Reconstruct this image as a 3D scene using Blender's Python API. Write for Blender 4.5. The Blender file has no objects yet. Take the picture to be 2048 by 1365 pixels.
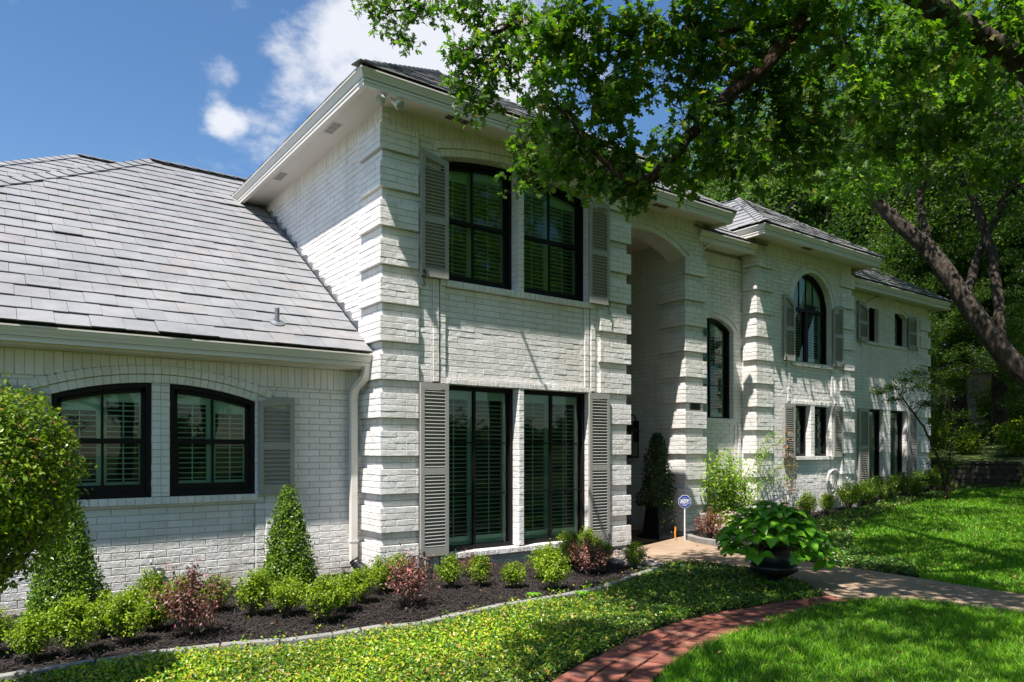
import bpy, math, random
import numpy as np
from mathutils import Vector, Matrix
R=math.radians
rng=np.random.default_rng(7)
random.seed(7)
scene=bpy.context.scene
COL=scene.collection

# ------------------------------------------------------------------ camera, sky, sun, exposure
cam_d=bpy.data.cameras.new('camera'); cam=bpy.data.objects.new('camera',cam_d); COL.objects.link(cam)
cam.location=(0,0,1.5); cam.rotation_euler=(R(90),0,R(-36.2))
cam_d.sensor_width=36; cam_d.lens=25.42; cam_d.shift_y=0.1062; cam_d.clip_start=0.05; cam_d.clip_end=2000
scene.camera=cam
SUN=Vector((-0.43,-0.20,1)).normalized()
world=bpy.data.worlds.new('World'); scene.world=world; world.use_nodes=True
wt=world.node_tree; wt.nodes.clear()
def wn(t,**k):
    n=wt.nodes.new(t)
    for a,b in k.items(): setattr(n,a,b)
    return n
wout=wn('ShaderNodeOutputWorld'); wbg=wn('ShaderNodeBackground'); wbg.inputs[1].default_value=0.112
sky=wn('ShaderNodeTexSky',sky_type='NISHITA'); sky.sun_disc=False; sky.sun_elevation=math.asin(SUN.z); sky.sun_rotation=R(245.5)
sky.air_density=1.0; sky.dust_density=0.6; sky.ozone_density=2.2; sky.altitude=100
tc=wn('ShaderNodeTexCoord')
mp=wn('ShaderNodeMapping'); mp.inputs['Location'].default_value=(3.1,1.7,0.4)
mp.inputs['Scale'].default_value=(1,1,1.7)
nz=wn('ShaderNodeTexNoise'); nz.inputs['Scale'].default_value=5.2; nz.inputs['Detail'].default_value=9; nz.inputs['Roughness'].default_value=0.62
wt.links.new(tc.outputs['Generated'],mp.inputs[0]); wt.links.new(mp.outputs[0],nz.inputs['Vector'])
def wmath(op,a,b=None,c=None,clamp=False):
    n=wn('ShaderNodeMath',operation=op); n.use_clamp=clamp
    for i,v in enumerate((a,b,c)):
        if v is None: continue
        if isinstance(v,(int,float)): n.inputs[i].default_value=v
        else: wt.links.new(v,n.inputs[i])
    return n.outputs[0]
def bump_dir(vec,lo,hi,amp):
    v=Vector(vec).normalized()
    n=wn('ShaderNodeVectorMath',operation='DOT_PRODUCT'); wt.links.new(tc.outputs['Generated'],n.inputs[0]); n.inputs[1].default_value=v
    m=wn('ShaderNodeMapRange'); m.interpolation_type='SMOOTHSTEP'; wt.links.new(n.outputs['Value'],m.inputs[0])
    m.inputs[1].default_value=lo; m.inputs[2].default_value=hi; m.inputs[3].default_value=0; m.inputs[4].default_value=amp
    return m.outputs[0]
f=wmath('ADD',nz.outputs[0],0.0)
# a cumulus bank low over the roof ridge, and thinner drifts beside it
for vec,lo,hi,amp in (((0.4545,0.9066,0.5325),0.9885,0.9995,0.12),((0.51,0.866,0.60),0.985,0.9995,0.15),((0.60,0.79,0.48),0.982,0.9995,0.15),((0.365,0.972,0.532),0.9965,0.99995,0.05),((0.33,1.0,0.40),0.993,0.9999,0.05),((0.309,1.013,0.443),0.9985,1.0,0.07),((0.262,1.05,0.520),0.9994,1.0,0.17),((0.255,1.05,0.462),0.9995,1.0,0.17),((0.272,1.04,0.452),0.9996,1.0,0.13)):
    f=wmath('ADD',f,bump_dir(vec,lo,hi,amp))
cr=wn('ShaderNodeMapRange'); cr.interpolation_type='SMOOTHSTEP'; wt.links.new(f,cr.inputs[0])
cr.inputs[1].default_value=0.585; cr.inputs[2].default_value=0.80; cr.inputs[3].default_value=0; cr.inputs[4].default_value=0.93
mx=wn('ShaderNodeMix',data_type='RGBA'); wt.links.new(cr.outputs[0],mx.inputs['Factor'])
hs=wn('ShaderNodeHueSaturation'); hs.inputs['Saturation'].default_value=1.18; hs.inputs['Value'].default_value=0.77
wt.links.new(sky.outputs[0],hs.inputs['Color']); wt.links.new(hs.outputs[0],mx.inputs['A']); mx.inputs['B'].default_value=(4.2,4.3,4.6,1)
wt.links.new(mx.outputs['Result'],wbg.inputs[0]); wt.links.new(wbg.outputs[0],wout.inputs[0])
sun_d=bpy.data.lights.new('sun','SUN'); sun_d.energy=5.0; sun_d.angle=R(0.53); sun_d.color=(1.0,0.955,0.88)
sun=bpy.data.objects.new('sun',sun_d); COL.objects.link(sun)
sun.rotation_euler=SUN.to_track_quat('Z','Y').to_euler()
scene.view_settings.view_transform='Standard'; scene.view_settings.look='None'
scene.view_settings.exposure=0.96; scene.view_settings.gamma=1.0; scene.view_settings.use_curve_mapping=False
scene.cycles.max_bounces=7; scene.cycles.transparent_max_bounces=10; scene.cycles.diffuse_bounces=4; scene.cycles.glossy_bounces=3
scene.cycles.transmission_bounces=4; scene.cycles.caustics_reflective=False; scene.cycles.caustics_refractive=False
scene.cycles.use_denoising=True; scene.cycles.sample_clamp_indirect=3.0

# ------------------------------------------------------------------ helpers: objects
def tag(o,label=None,cat=None,group=None,kind=None):
    if label: o['label']=label
    if cat: o['category']=cat
    if group: o['group']=group
    if kind: o['kind']=kind
    return o
def empty(name,loc=(0,0,0),rz=0,parent=None):
    o=bpy.data.objects.new(name,None); COL.objects.link(o); o.location=loc; o.rotation_euler=(0,0,rz); o.empty_display_size=0.1
    if parent: o.parent=parent
    return o
def link(name,me,mat=None,parent=None,loc=None):
    o=bpy.data.objects.new(name,me); COL.objects.link(o)
    if mat is not None and len(me.materials)==0: me.materials.append(mat)
    if parent: o.parent=parent
    if loc is not None: o.location=loc
    return o
def mesh_np(name,V,faces,smooth=False):
    """faces: list of int arrays (m,k)"""
    me=bpy.data.meshes.new(name)
    V=np.asarray(V,dtype=np.float32).reshape(-1,3)
    me.vertices.add(len(V)); me.vertices.foreach_set('co',V.ravel())
    fs=[np.asarray(f,dtype=np.int32) for f in faces if len(f)]
    nl=sum(f.size for f in fs); nf=sum(len(f) for f in fs)
    me.loops.add(nl); me.polygons.add(nf)
    me.loops.foreach_set('vertex_index',np.concatenate([f.ravel() for f in fs]))
    tot=np.concatenate([np.full(len(f),f.shape[1],dtype=np.int32) for f in fs])
    st=np.zeros(nf,dtype=np.int32); st[1:]=np.cumsum(tot)[:-1]
    me.polygons.foreach_set('loop_start',st)
    me.polygons.foreach_set('use_smooth',np.full(nf,bool(smooth),dtype=bool))
    me.update(calc_edges=True)
    return me
class MB:
    def __init__(s): s.v=[]; s.f={}; s.n=0
    def add(s,V,F):
        V=np.asarray(V,dtype=np.float64).reshape(-1,3)
        if isinstance(F,np.ndarray): F=[F]
        for f in F:
            f=np.asarray(f)
            if f.ndim==1: f=f[None]
            s.f.setdefault(f.shape[1],[]).append(f+s.n)
        s.v.append(V); s.n+=len(V)
    def box(s,a,b,c,d,e,f,rot=None,org=None):
        V=np.array([[x,y,z] for x in (a,d) for y in (b,e) for z in (c,f)],dtype=float)
        if rot is not None: V=(V-np.array(org))@np.array(rot.transposed())+np.array(org)
        s.add(V,BOXF)
    def me(s,name,smooth=False):
        return mesh_np(name,np.concatenate(s.v),[np.concatenate(x) for x in s.f.values()],smooth)
    def obj(s,name,mat,parent=None,smooth=False,loc=None):
        return link(name,s.me(name,smooth),mat,parent,loc)
BOXF=np.array([[0,1,3,2],[4,6,7,5],[0,4,5,1],[2,3,7,6],[0,2,6,4],[1,5,7,3]])
def obj_box(name,b,mat,parent=None,bev=0.0):
    m=MB(); m.box(*b); o=m.obj(name,mat,parent)
    if bev:
        md=o.modifiers.new('bevel','BEVEL'); md.width=bev; md.segments=2
    return o
def tube(m,pts,rad,sides=8,cap=True):
    P=np.array(pts,dtype=float); n=len(P)
    rad=np.full(n,rad) if np.isscalar(rad) else np.array(rad,dtype=float)
    T=np.gradient(P,axis=0); T/=np.linalg.norm(T,axis=1)[:,None]+1e-9
    ref=np.array([0,0,1.]) if abs(T[0][2])<0.9 else np.array([1.,0,0])
    A=np.cross(T[0],ref); A/=np.linalg.norm(A)
    V=[]
    for i in range(n):
        A=A-T[i]*A.dot(T[i]); A/=np.linalg.norm(A)+1e-9
        B=np.cross(T[i],A)
        for k in range(sides):
            a=2*math.pi*k/sides
            V.append(P[i]+rad[i]*(math.cos(a)*A+math.sin(a)*B))
    F=[]
    for i in range(n-1):
        for k in range(sides):
            k2=(k+1)%sides
            F.append([i*sides+k,i*sides+k2,(i+1)*sides+k2,(i+1)*sides+k])
    Fs=[np.array(F)]
    if cap: Fs+= [np.array([[*range(sides)][::-1]]),np.array([[(n-1)*sides+k for k in range(sides)]])]
    m.add(V,Fs)
def lathe(m,prof,c=(0,0,0),sides=32,flute=0.0,nfl=0):
    V=[];F=[]
    for r,z in prof:
        for k in range(sides):
            a=2*math.pi*k/sides; rr=r*(1+flute*math.cos(nfl*a)) if flute else r
            V.append((c[0]+rr*math.cos(a),c[1]+rr*math.sin(a),c[2]+z))
    for i in range(len(prof)-1):
        for k in range(sides):
            k2=(k+1)%sides; F.append([i*sides+k,i*sides+k2,(i+1)*sides+k2,(i+1)*sides+k])
    m.add(V,np.array(F))
def smooth_poly(pts,n=6):
    P=[np.array(p,dtype=float) for p in pts]; out=[]
    for i in range(len(P)-1):
        p0=P[max(i-1,0)];p1=P[i];p2=P[i+1];p3=P[min(i+2,len(P)-1)]
        for k in range(n):
            t=k/n
            out.append(0.5*((2*p1)+(-p0+p2)*t+(2*p0-5*p1+4*p2-p3)*t*t+(-p0+3*p1-3*p2+p3)*t**3))
    out.append(P[-1]); return np.array(out)

# ------------------------------------------------------------------ materials
def mat(name): 
    m=bpy.data.materials.new(name); m.use_nodes=True; nt=m.node_tree; nt.nodes.clear(); return m,nt
def N(nt,t,**k):
    n=nt.nodes.new(t)
    for a,b in k.items(): setattr(n,a,b)
    return n
def rgba(c): return (c[0],c[1],c[2],1)
def noise(nt,scale,detail=4,rough=0.55,coord='Object'):
    tc=N(nt,'ShaderNodeTexCoord'); n=N(nt,'ShaderNodeTexNoise'); n.inputs['Scale'].default_value=scale; n.inputs['Detail'].default_value=detail; n.inputs['Roughness'].default_value=rough
    if coord=='World':
        g=N(nt,'ShaderNodeNewGeometry'); nt.links.new(g.outputs['Position'],n.inputs['Vector'])
    else: nt.links.new(tc.outputs[coord],n.inputs['Vector'])
    return n
def ramp(nt,src,stops):
    r=N(nt,'ShaderNodeValToRGB'); e=r.color_ramp.elements
    while len(e)<len(stops): e.new(0.5)
    for i,(p,c) in enumerate(stops): e[i].position=p; e[i].color=rgba(c)
    nt.links.new(src,r.inputs[0]); return r.outputs[0]
def mixc(nt,a,b,f,mode='MIX'):
    m=N(nt,'ShaderNodeMix',data_type='RGBA',blend_type=mode)
    for s,v in (('A',a),('B',b)):
        if isinstance(v,tuple): m.inputs[s].default_value=rgba(v)
        else: nt.links.new(v,m.inputs[s])
    if isinstance(f,(int,float)): m.inputs['Factor'].default_value=f
    else: nt.links.new(f,m.inputs['Factor'])
    return m.outputs['Result']
def bump(nt,h,strength,dist=0.01):
    b=N(nt,'ShaderNodeBump'); b.inputs['Strength'].default_value=strength; b.inputs['Distance'].default_value=dist
    nt.links.new(h,b.inputs['Height']); return b.outputs[0]
def principled(nt,color,rough=0.6,metal=0.0,normal=None,spec=0.5,coat=0):
    p=N(nt,'ShaderNodeBsdfPrincipled'); o=N(nt,'ShaderNodeOutputMaterial')
    if isinstance(color,tuple): p.inputs['Base Color'].default_value=rgba(color)
    else: nt.links.new(color,p.inputs['Base Color'])
    if isinstance(rough,(int,float)): p.inputs['Roughness'].default_value=rough
    else: nt.links.new(rough,p.inputs['Roughness'])
    p.inputs['Metallic'].default_value=metal; p.inputs['Specular IOR Level'].default_value=spec
    p.inputs['Coat Weight'].default_value=coat
    if normal is not None: nt.links.new(normal,p.inputs['Normal'])
    nt.links.new(p.outputs[0],o.inputs[0]); return p
def rand(nt):
    """one random number per loose piece, also between objects sharing a mesh"""
    g=N(nt,'ShaderNodeNewGeometry'); oi=N(nt,'ShaderNodeObjectInfo')
    a=N(nt,'ShaderNodeMath',operation='ADD'); nt.links.new(g.outputs['Random Per Island'],a.inputs[0]); nt.links.new(oi.outputs['Random'],a.inputs[1])
    fr=N(nt,'ShaderNodeMath',operation='FRACT'); nt.links.new(a.outputs[0],fr.inputs[0]); return fr.outputs[0]
def simple(name,c,rough=0.6,metal=0,bs=None,var=0.0,vs=3.0,spec=0.5,bd=0.004,coat=0):
    m,nt=mat(name); col=c
    if var:
        n=noise(nt,vs,5,0.6,'World'); k=ramp(nt,n.outputs[0],[(0.3,tuple(x*(1-var) for x in c)),(0.7,tuple(min(1,x*(1+var)) for x in c))]); col=k
    nrm=None
    if bs:
        b=noise(nt,bs[0],4,0.6,'World'); nrm=bump(nt,b.outputs[0],bs[1],bd)
    principled(nt,col,rough,metal,nrm,spec,coat); return m
def brick_mat():
    m,nt=mat('white_painted_brick')
    r=rand(nt); c1=ramp(nt,r,[(0.0,(0.80,0.775,0.77)),(0.5,(0.85,0.825,0.82)),(1.0,(0.87,0.85,0.845))])
    n=noise(nt,1.1,6,0.6,'World'); d=ramp(nt,n.outputs[0],[(0.35,(0.90,0.885,0.85)),(0.62,(1,1,1))])
    c=mixc(nt,c1,d,1.0,'MULTIPLY')
    n2=noise(nt,38,3,0.7,'World'); p=ramp(nt,n2.outputs[0],[(0.27,(0.45,0.42,0.38)),(0.33,(1,1,1))])
    c=mixc(nt,c,p,0.35,'MULTIPLY')
    gp=N(nt,'ShaderNodeNewGeometry'); mpn=N(nt,'ShaderNodeMapping'); mpn.inputs['Scale'].default_value=(7,7,0.45); nt.links.new(gp.outputs['Position'],mpn.inputs[0])
    st=N(nt,'ShaderNodeTexNoise'); st.inputs['Scale'].default_value=1.0; st.inputs['Detail'].default_value=6; st.inputs['Roughness'].default_value=0.65; nt.links.new(mpn.outputs[0],st.inputs['Vector'])
    sk=ramp(nt,st.outputs[0],[(0.36,(0.88,0.865,0.84)),(0.52,(1,1,1))]); c=mixc(nt,c,sk,0.75,'MULTIPLY')
    # soil splash near the ground
    g=N(nt,'ShaderNodeNewGeometry'); sx=N(nt,'ShaderNodeSeparateXYZ'); nt.links.new(g.outputs['Position'],sx.inputs[0])
    n3=noise(nt,5,5,0.6,'World'); ad=N(nt,'ShaderNodeMath',operation='ADD'); nt.links.new(sx.outputs['Z'],ad.inputs[0]); nt.links.new(n3.outputs[0],ad.inputs[1])
    sp=ramp(nt,ad.outputs[0],[(0.33,(0.62,0.55,0.46)),(0.60,(1,1,1))]); c=mixc(nt,c,sp,0.8,'MULTIPLY')
    h1=noise(nt,55,5,0.7,'World'); h2=noise(nt,14,4,0.6,'World')
    ad2=N(nt,'ShaderNodeMath',operation='MULTIPLY_ADD'); nt.links.new(h2.outputs[0],ad2.inputs[0]); ad2.inputs[1].default_value=1.4; nt.links.new(h1.outputs[0],ad2.inputs[2])
    nrm=bump(nt,ad2.outputs[0],0.8,0.010)
    principled(nt,c,0.62,0,nrm,0.35); return m
M={}
M['brick']=brick_mat()
M['mortar']=simple('white_painted_mortar',(0.54,0.525,0.50),0.85,bs=(60,0.5),var=0.12,vs=2)
M['trim']=simple('cream_trim_paint',(0.72,0.67,0.61),0.42,var=0.04,vs=1.5)
M['soffit']=simple('soffit_paint',(0.68,0.62,0.565),0.6,var=0.04,vs=1.2)
M['taupe']=simple('taupe_shutter_paint',(0.335,0.32,0.295),0.45,var=0.06,vs=4)
M['black_frame']=simple('black_window_frame',(0.006,0.006,0.007),0.5,spec=0.22)
M['iron']=simple('black_wrought_iron',(0.010,0.010,0.011),0.38,bs=(60,0.3),spec=0.5)
M['blind']=simple('white_louvre_blind',(0.90,0.91,0.88),0.5)
M['dark_room']=simple('dim_interior',(0.018,0.022,0.018),0.9)
M['room_wall']=simple('dim_interior_curtain',(0.055,0.06,0.05),0.9)
M['steel']=simple('galvanised_metal',(0.42,0.43,0.45),0.45,0.7,var=0.15,vs=20)
M['lead']=simple('dark_flashing',(0.16,0.17,0.19),0.5,0.3,var=0.2,vs=9)
M['rubber']=simple('black_corrugated_plastic',(0.012,0.012,0.013),0.35)
def glass_mat():
    m,nt=mat('green_tinted_glass')
    tr=N(nt,'ShaderNodeBsdfTransparent'); tr.inputs[0].default_value=(0.66,0.88,0.77,1)
    gl=N(nt,'ShaderNodeBsdfGlossy'); gl.inputs['Roughness'].default_value=0.012; gl.inputs[0].default_value=(0.9,1,0.92,1)
    n=noise(nt,1.6,2,0.5,'World'); nrm=bump(nt,n.outputs[0],0.12,0.02); nt.links.new(nrm,gl.inputs['Normal'])
    fr=N(nt,'ShaderNodeFresnel'); fr.inputs[0].default_value=1.52
    mx=N(nt,'ShaderNodeMixShader'); nt.links.new(fr.outputs[0],mx.inputs[0]); nt.links.new(tr.outputs[0],mx.inputs[1]); nt.links.new(gl.outputs[0],mx.inputs[2])
    o=N(nt,'ShaderNodeOutputMaterial'); nt.links.new(mx.outputs[0],o.inputs[0]); return m
M['glass']=glass_mat()
def slate_mat():
    m,nt=mat('grey_slate'); r=rand(nt)
    c=ramp(nt,r,[(0.0,(0.216,0.221,0.230)),(0.3,(0.245,0.247,0.253)),(0.55,(0.230,0.234,0.243)),(0.8,(0.250,0.240,0.240)),(0.9,(0.256,0.255,0.260)),(1.0,(0.242,0.226,0.229))])
    n=noise(nt,4,6,0.65,'World'); d=ramp(nt,n.outputs[0],[(0.3,(0.82,0.82,0.83)),(0.65,(1.04,1.04,1.04))]); c=mixc(nt,c,d,1,'MULTIPLY')
    n=noise(nt,0.7,7,0.7,'World'); d=ramp(nt,n.outputs[0],[(0.36,(0.84,0.85,0.86)),(0.6,(1.03,1.03,1.03))]); c=mixc(nt,c,d,1,'MULTIPLY')
    b=noise(nt,30,5,0.6,'World'); principled(nt,c,0.62,0,bump(nt,b.outputs[0],0.35,0.006),0.35); return m
M['slate']=slate_mat()
def bark_mat(name,c1,c2,scale=9):
    m,nt=mat(name); g=N(nt,'ShaderNodeNewGeometry'); mpn=N(nt,'ShaderNodeMapping'); mpn.inputs['Scale'].default_value=(1,1,0.35); nt.links.new(g.outputs['Position'],mpn.inputs[0])
    n=N(nt,'ShaderNodeTexNoise'); n.inputs['Scale'].default_value=scale; n.inputs['Detail'].default_value=8; n.inputs['Roughness'].default_value=0.7; nt.links.new(mpn.outputs[0],n.inputs['Vector'])
    c=ramp(nt,n.outputs[0],[(0.35,c1),(0.65,c2)])
    w=N(nt,'ShaderNodeTexVoronoi'); w.inputs['Scale'].default_value=scale*1.6; nt.links.new(mpn.outputs[0],w.inputs['Vector'])
    ad=N(nt,'ShaderNodeMath',operation='ADD'); nt.links.new(n.outputs[0],ad.inputs[0]); nt.links.new(w.outputs['Distance'],ad.inputs[1])
    principled(nt,c,0.9,0,bump(nt,ad.outputs[0],1.0,0.07),0.2); return m
M['bark']=bark_mat('oak_bark',(0.030,0.023,0.018),(0.10,0.078,0.062))
M['bark_red']=bark_mat('reddish_branch_bark',(0.035,0.020,0.013),(0.11,0.066,0.042),30)
M['twig']=simple('grey_brown_stems',(0.13,0.10,0.07),0.85)
def leaf_mat(name,stops,trans=0.35,rough=0.48,tcol=(1.6,1.9,0.45),spec=0.32,pv=0.25):
    m,nt=mat(name); r=rand(nt); c=ramp(nt,r,stops)
    n=noise(nt,0.9,3,0.5,'World'); d=ramp(nt,n.outputs[0],[(0.35,(1-pv,1-pv,1-pv*0.6)),(0.65,(1+pv*0.6,1+pv*0.5,1))]); c=mixc(nt,c,d,1,'MULTIPLY')
    p=N(nt,'ShaderNodeBsdfPrincipled'); nt.links.new(c,p.inputs['Base Color']); p.inputs['Roughness'].default_value=rough; p.inputs['Specular IOR Level'].default_value=spec
    t=N(nt,'ShaderNodeBsdfTranslucent'); tm=mixc(nt,c,tcol,1,'MULTIPLY'); nt.links.new(tm,t.inputs[0])
    mx=N(nt,'ShaderNodeMixShader'); mx.inputs[0].default_value=trans; nt.links.new(p.outputs[0],mx.inputs[1]); nt.links.new(t.outputs[0],mx.inputs[2])
    o=N(nt,'ShaderNodeOutputMaterial'); nt.links.new(mx.outputs[0],o.inputs[0]); return m
M['oak_leaf']=leaf_mat('oak_leaf',[(0,(0.045,0.10,0.018)),(0.5,(0.075,0.16,0.022)),(0.85,(0.13,0.235,0.022)),(0.97,(0.20,0.27,0.03)),(1,(0.20,0.11,0.03))],0.5)
M['far_leaf']=leaf_mat('far_tree_leaf',[(0,(0.040,0.080,0.018)),(0.5,(0.065,0.125,0.025)),(1,(0.11,0.175,0.035))],0.45)
M['box_leaf']=leaf_mat('boxwood_leaf',[(0,(0.075,0.135,0.010)),(0.45,(0.17,0.27,0.012)),(1,(0.35,0.44,0.022))],0.36,0.35)
M['cone_leaf']=leaf_mat('holly_cone_leaf',[(0,(0.045,0.10,0.010)),(0.5,(0.095,0.18,0.012)),(1,(0.20,0.31,0.018))],0.22,0.30)
M['privet_leaf']=leaf_mat('round_bush_leaf',[(0,(0.05,0.10,0.010)),(0.5,(0.125,0.215,0.012)),(0.955,(0.26,0.34,0.018)),(0.975,(0.40,0.16,0.07)),(1,(0.42,0.2,0.08))],0.28,0.30)
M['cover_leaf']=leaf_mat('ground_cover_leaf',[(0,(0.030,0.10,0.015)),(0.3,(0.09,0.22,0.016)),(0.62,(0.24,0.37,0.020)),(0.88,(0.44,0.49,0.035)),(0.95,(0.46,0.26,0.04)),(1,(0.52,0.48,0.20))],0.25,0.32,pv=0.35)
M['cover_shade']=leaf_mat('shade_toned_cover_leaf',[(0,(0.020,0.07,0.014)),(0.5,(0.05,0.13,0.018)),(0.85,(0.12,0.22,0.02)),(0.96,(0.30,0.34,0.04)),(1,(0.35,0.2,0.05))],0.22,0.34,pv=0.3)  # darker copy of the cover leaf, with shade put into its colour
M['purple_leaf']=leaf_mat('purple_shrub_leaf',[(0,(0.05,0.022,0.022)),(0.4,(0.15,0.062,0.05)),(0.6,(0.10,0.10,0.035)),(0.8,(0.30,0.13,0.11)),(0.90,(0.50,0.16,0.18)),(1,(0.42,0.22,0.12))],0.28,0.45,(1.7,0.9,0.8))
M['ivy_leaf']=leaf_mat('dark_ivy_leaf',[(0,(0.015,0.035,0.010)),(0.6,(0.03,0.065,0.015)),(1,(0.06,0.10,0.02))],0.2,0.4)
M['hyd_leaf']=leaf_mat('hydrangea_leaf',[(0,(0.07,0.22,0.012)),(0.5,(0.12,0.32,0.015)),(1,(0.20,0.42,0.022))],0.25,0.36,(1.3,1.8,0.5),pv=0.15)
M['rose_leaf']=leaf_mat('climbing_rose_leaf',[(0,(0.10,0.20,0.02)),(0.5,(0.22,0.36,0.03)),(1,(0.36,0.48,0.05))],0.35,0.4)
M['maple_leaf']=leaf_mat('maple_leaf',[(0,(0.03,0.06,0.015)),(1,(0.085,0.13,0.025))],0.4,0.45)
M['dry_leaf']=leaf_mat('dry_leaf',[(0,(0.30,0.15,0.07)),(1,(0.48,0.30,0.16))],0.2,0.6,(1,0.8,0.6))
M['pink']=leaf_mat('pink_petal',[(0,(0.65,0.35,0.55)),(1,(0.8,0.62,0.72))],0.3,0.5,(1,0.9,1))
M['grass']=leaf_mat('lawn_grass',[(0,(0.05,0.16,0.008)),(0.5,(0.115,0.31,0.012)),(0.88,(0.22,0.42,0.02)),(0.96,(0.30,0.38,0.05)),(1,(0.40,0.36,0.14))],0.36,0.5,(1.5,1.7,0.4),0.35,0.22)
def ground_mat(name,c1,c2,sc,bs=0.8,bd=0.02,rough=0.95):
    m,nt=mat(name); n=noise(nt,sc,7,0.65,'World'); c=ramp(nt,n.outputs[0],[(0.32,c1),(0.68,c2)])
    b=noise(nt,sc*5,5,0.7,'World'); principled(nt,c,rough,0,bump(nt,b.outputs[0],bs,bd),0.2); return m
M['soil']=ground_mat('lawn_soil',(0.022,0.045,0.010),(0.05,0.085,0.02),9)
M['forest']=ground_mat('hill_ground',(0.02,0.035,0.008),(0.07,0.095,0.02),2.2)
M['mulch']=ground_mat('dark_mulch',(0.010,0.008,0.007),(0.035,0.026,0.022),30,1.0,0.03)
M['chip']=simple('mulch_chip',(0.026,0.019,0.017),0.9,var=0.5,vs=40)
M['duff']=ground_mat('leafy_soil',(0.02,0.03,0.010),(0.06,0.05,0.025),14)
def conc_mat():
    m,nt=mat('tan_concrete'); n=noise(nt,1.7,8,0.62,'World'); c=ramp(nt,n.outputs[0],[(0.3,(0.27,0.185,0.125)),(0.7,(0.38,0.275,0.195))])
    n2=noise(nt,120,3,0.7,'World'); k=ramp(nt,n2.outputs[0],[(0.3,(0.75,0.75,0.75)),(0.6,(1,1,1))]); c=mixc(nt,c,k,0.6,'MULTIPLY')
    principled(nt,c,0.9,0,bump(nt,n2.outputs[0],0.4,0.004),0.25); return m
M['concrete']=conc_mat()
M['stone']=simple('pale_edging_stone',(0.23,0.22,0.21),0.85,bs=(40,0.8),var=0.2,vs=6,bd=0.01)
def paver_mat():
    m,nt=mat('red_paver'); r=rand(nt); c=ramp(nt,r,[(0,(0.15,0.055,0.040)),(0.4,(0.26,0.088,0.062)),(0.7,(0.21,0.078,0.056)),(0.88,(0.34,0.14,0.10)),(1,(0.22,0.11,0.085))])
    n=noise(nt,5,7,0.65,'World'); d=ramp(nt,n.outputs[0],[(0.3,(0.72,0.72,0.70)),(0.7,(1.1,1.08,1.05))]); c=mixc(nt,c,d,1,'MULTIPLY')
    b=noise(nt,70,4,0.7,'World'); principled(nt,c,0.88,0,bump(nt,b.outputs[0],0.6,0.005),0.25); return m
M['paver']=paver_mat()
M['terracotta']=simple('porch_tile',(0.20,0.085,0.045),0.7,var=0.2,vs=4)
M['rock']=None
def rock_mat():
    m,nt=mat('river_rock'); r=rand(nt); c=ramp(nt,r,[(0,(0.13,0.12,0.12)),(0.4,(0.23,0.195,0.18)),(0.75,(0.33,0.28,0.245)),(1,(0.30,0.19,0.15))])
    n=noise(nt,18,5,0.6,'World'); d=ramp(nt,n.outputs[0],[(0.3,(0.8,0.8,0.8)),(0.7,(1.08,1.08,1.08))]); c=mixc(nt,c,d,1,'MULTIPLY'); principled(nt,c,0.75); return m
M['rock']=rock_mat()
M['white']=simple('white_plastic',(0.72,0.72,0.70),0.4)
M['orange']=simple('orange_stake',(0.75,0.26,0.03),0.5)
M['blue']=simple('blue_sign_face',(0.012,0.04,0.26),0.35)
M['bronze']=simple('bronze_plaque',(0.07,0.045,0.03),0.45,0.5)
M['hose']=simple('pale_hose',(0.55,0.55,0.53),0.45)
M['mosswall']=simple('dark_retaining_wall',(0.05,0.045,0.035),0.95,bs=(12,1.0),var=0.4,vs=5,bd=0.03)
M['pink_roof']=simple('pinkish_shingles',(0.46,0.34,0.33),0.85,var=0.15,vs=3)
# ------------------------------------------------------------------ terrain height
def g(x,y):
    z=-0.14-0.022*min(max(4-x,0),5)
    z+=0.05*min(max(x-10.5,0),10.5)
    z+=0.012*min(max(x-21,0),12)
    return z
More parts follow.
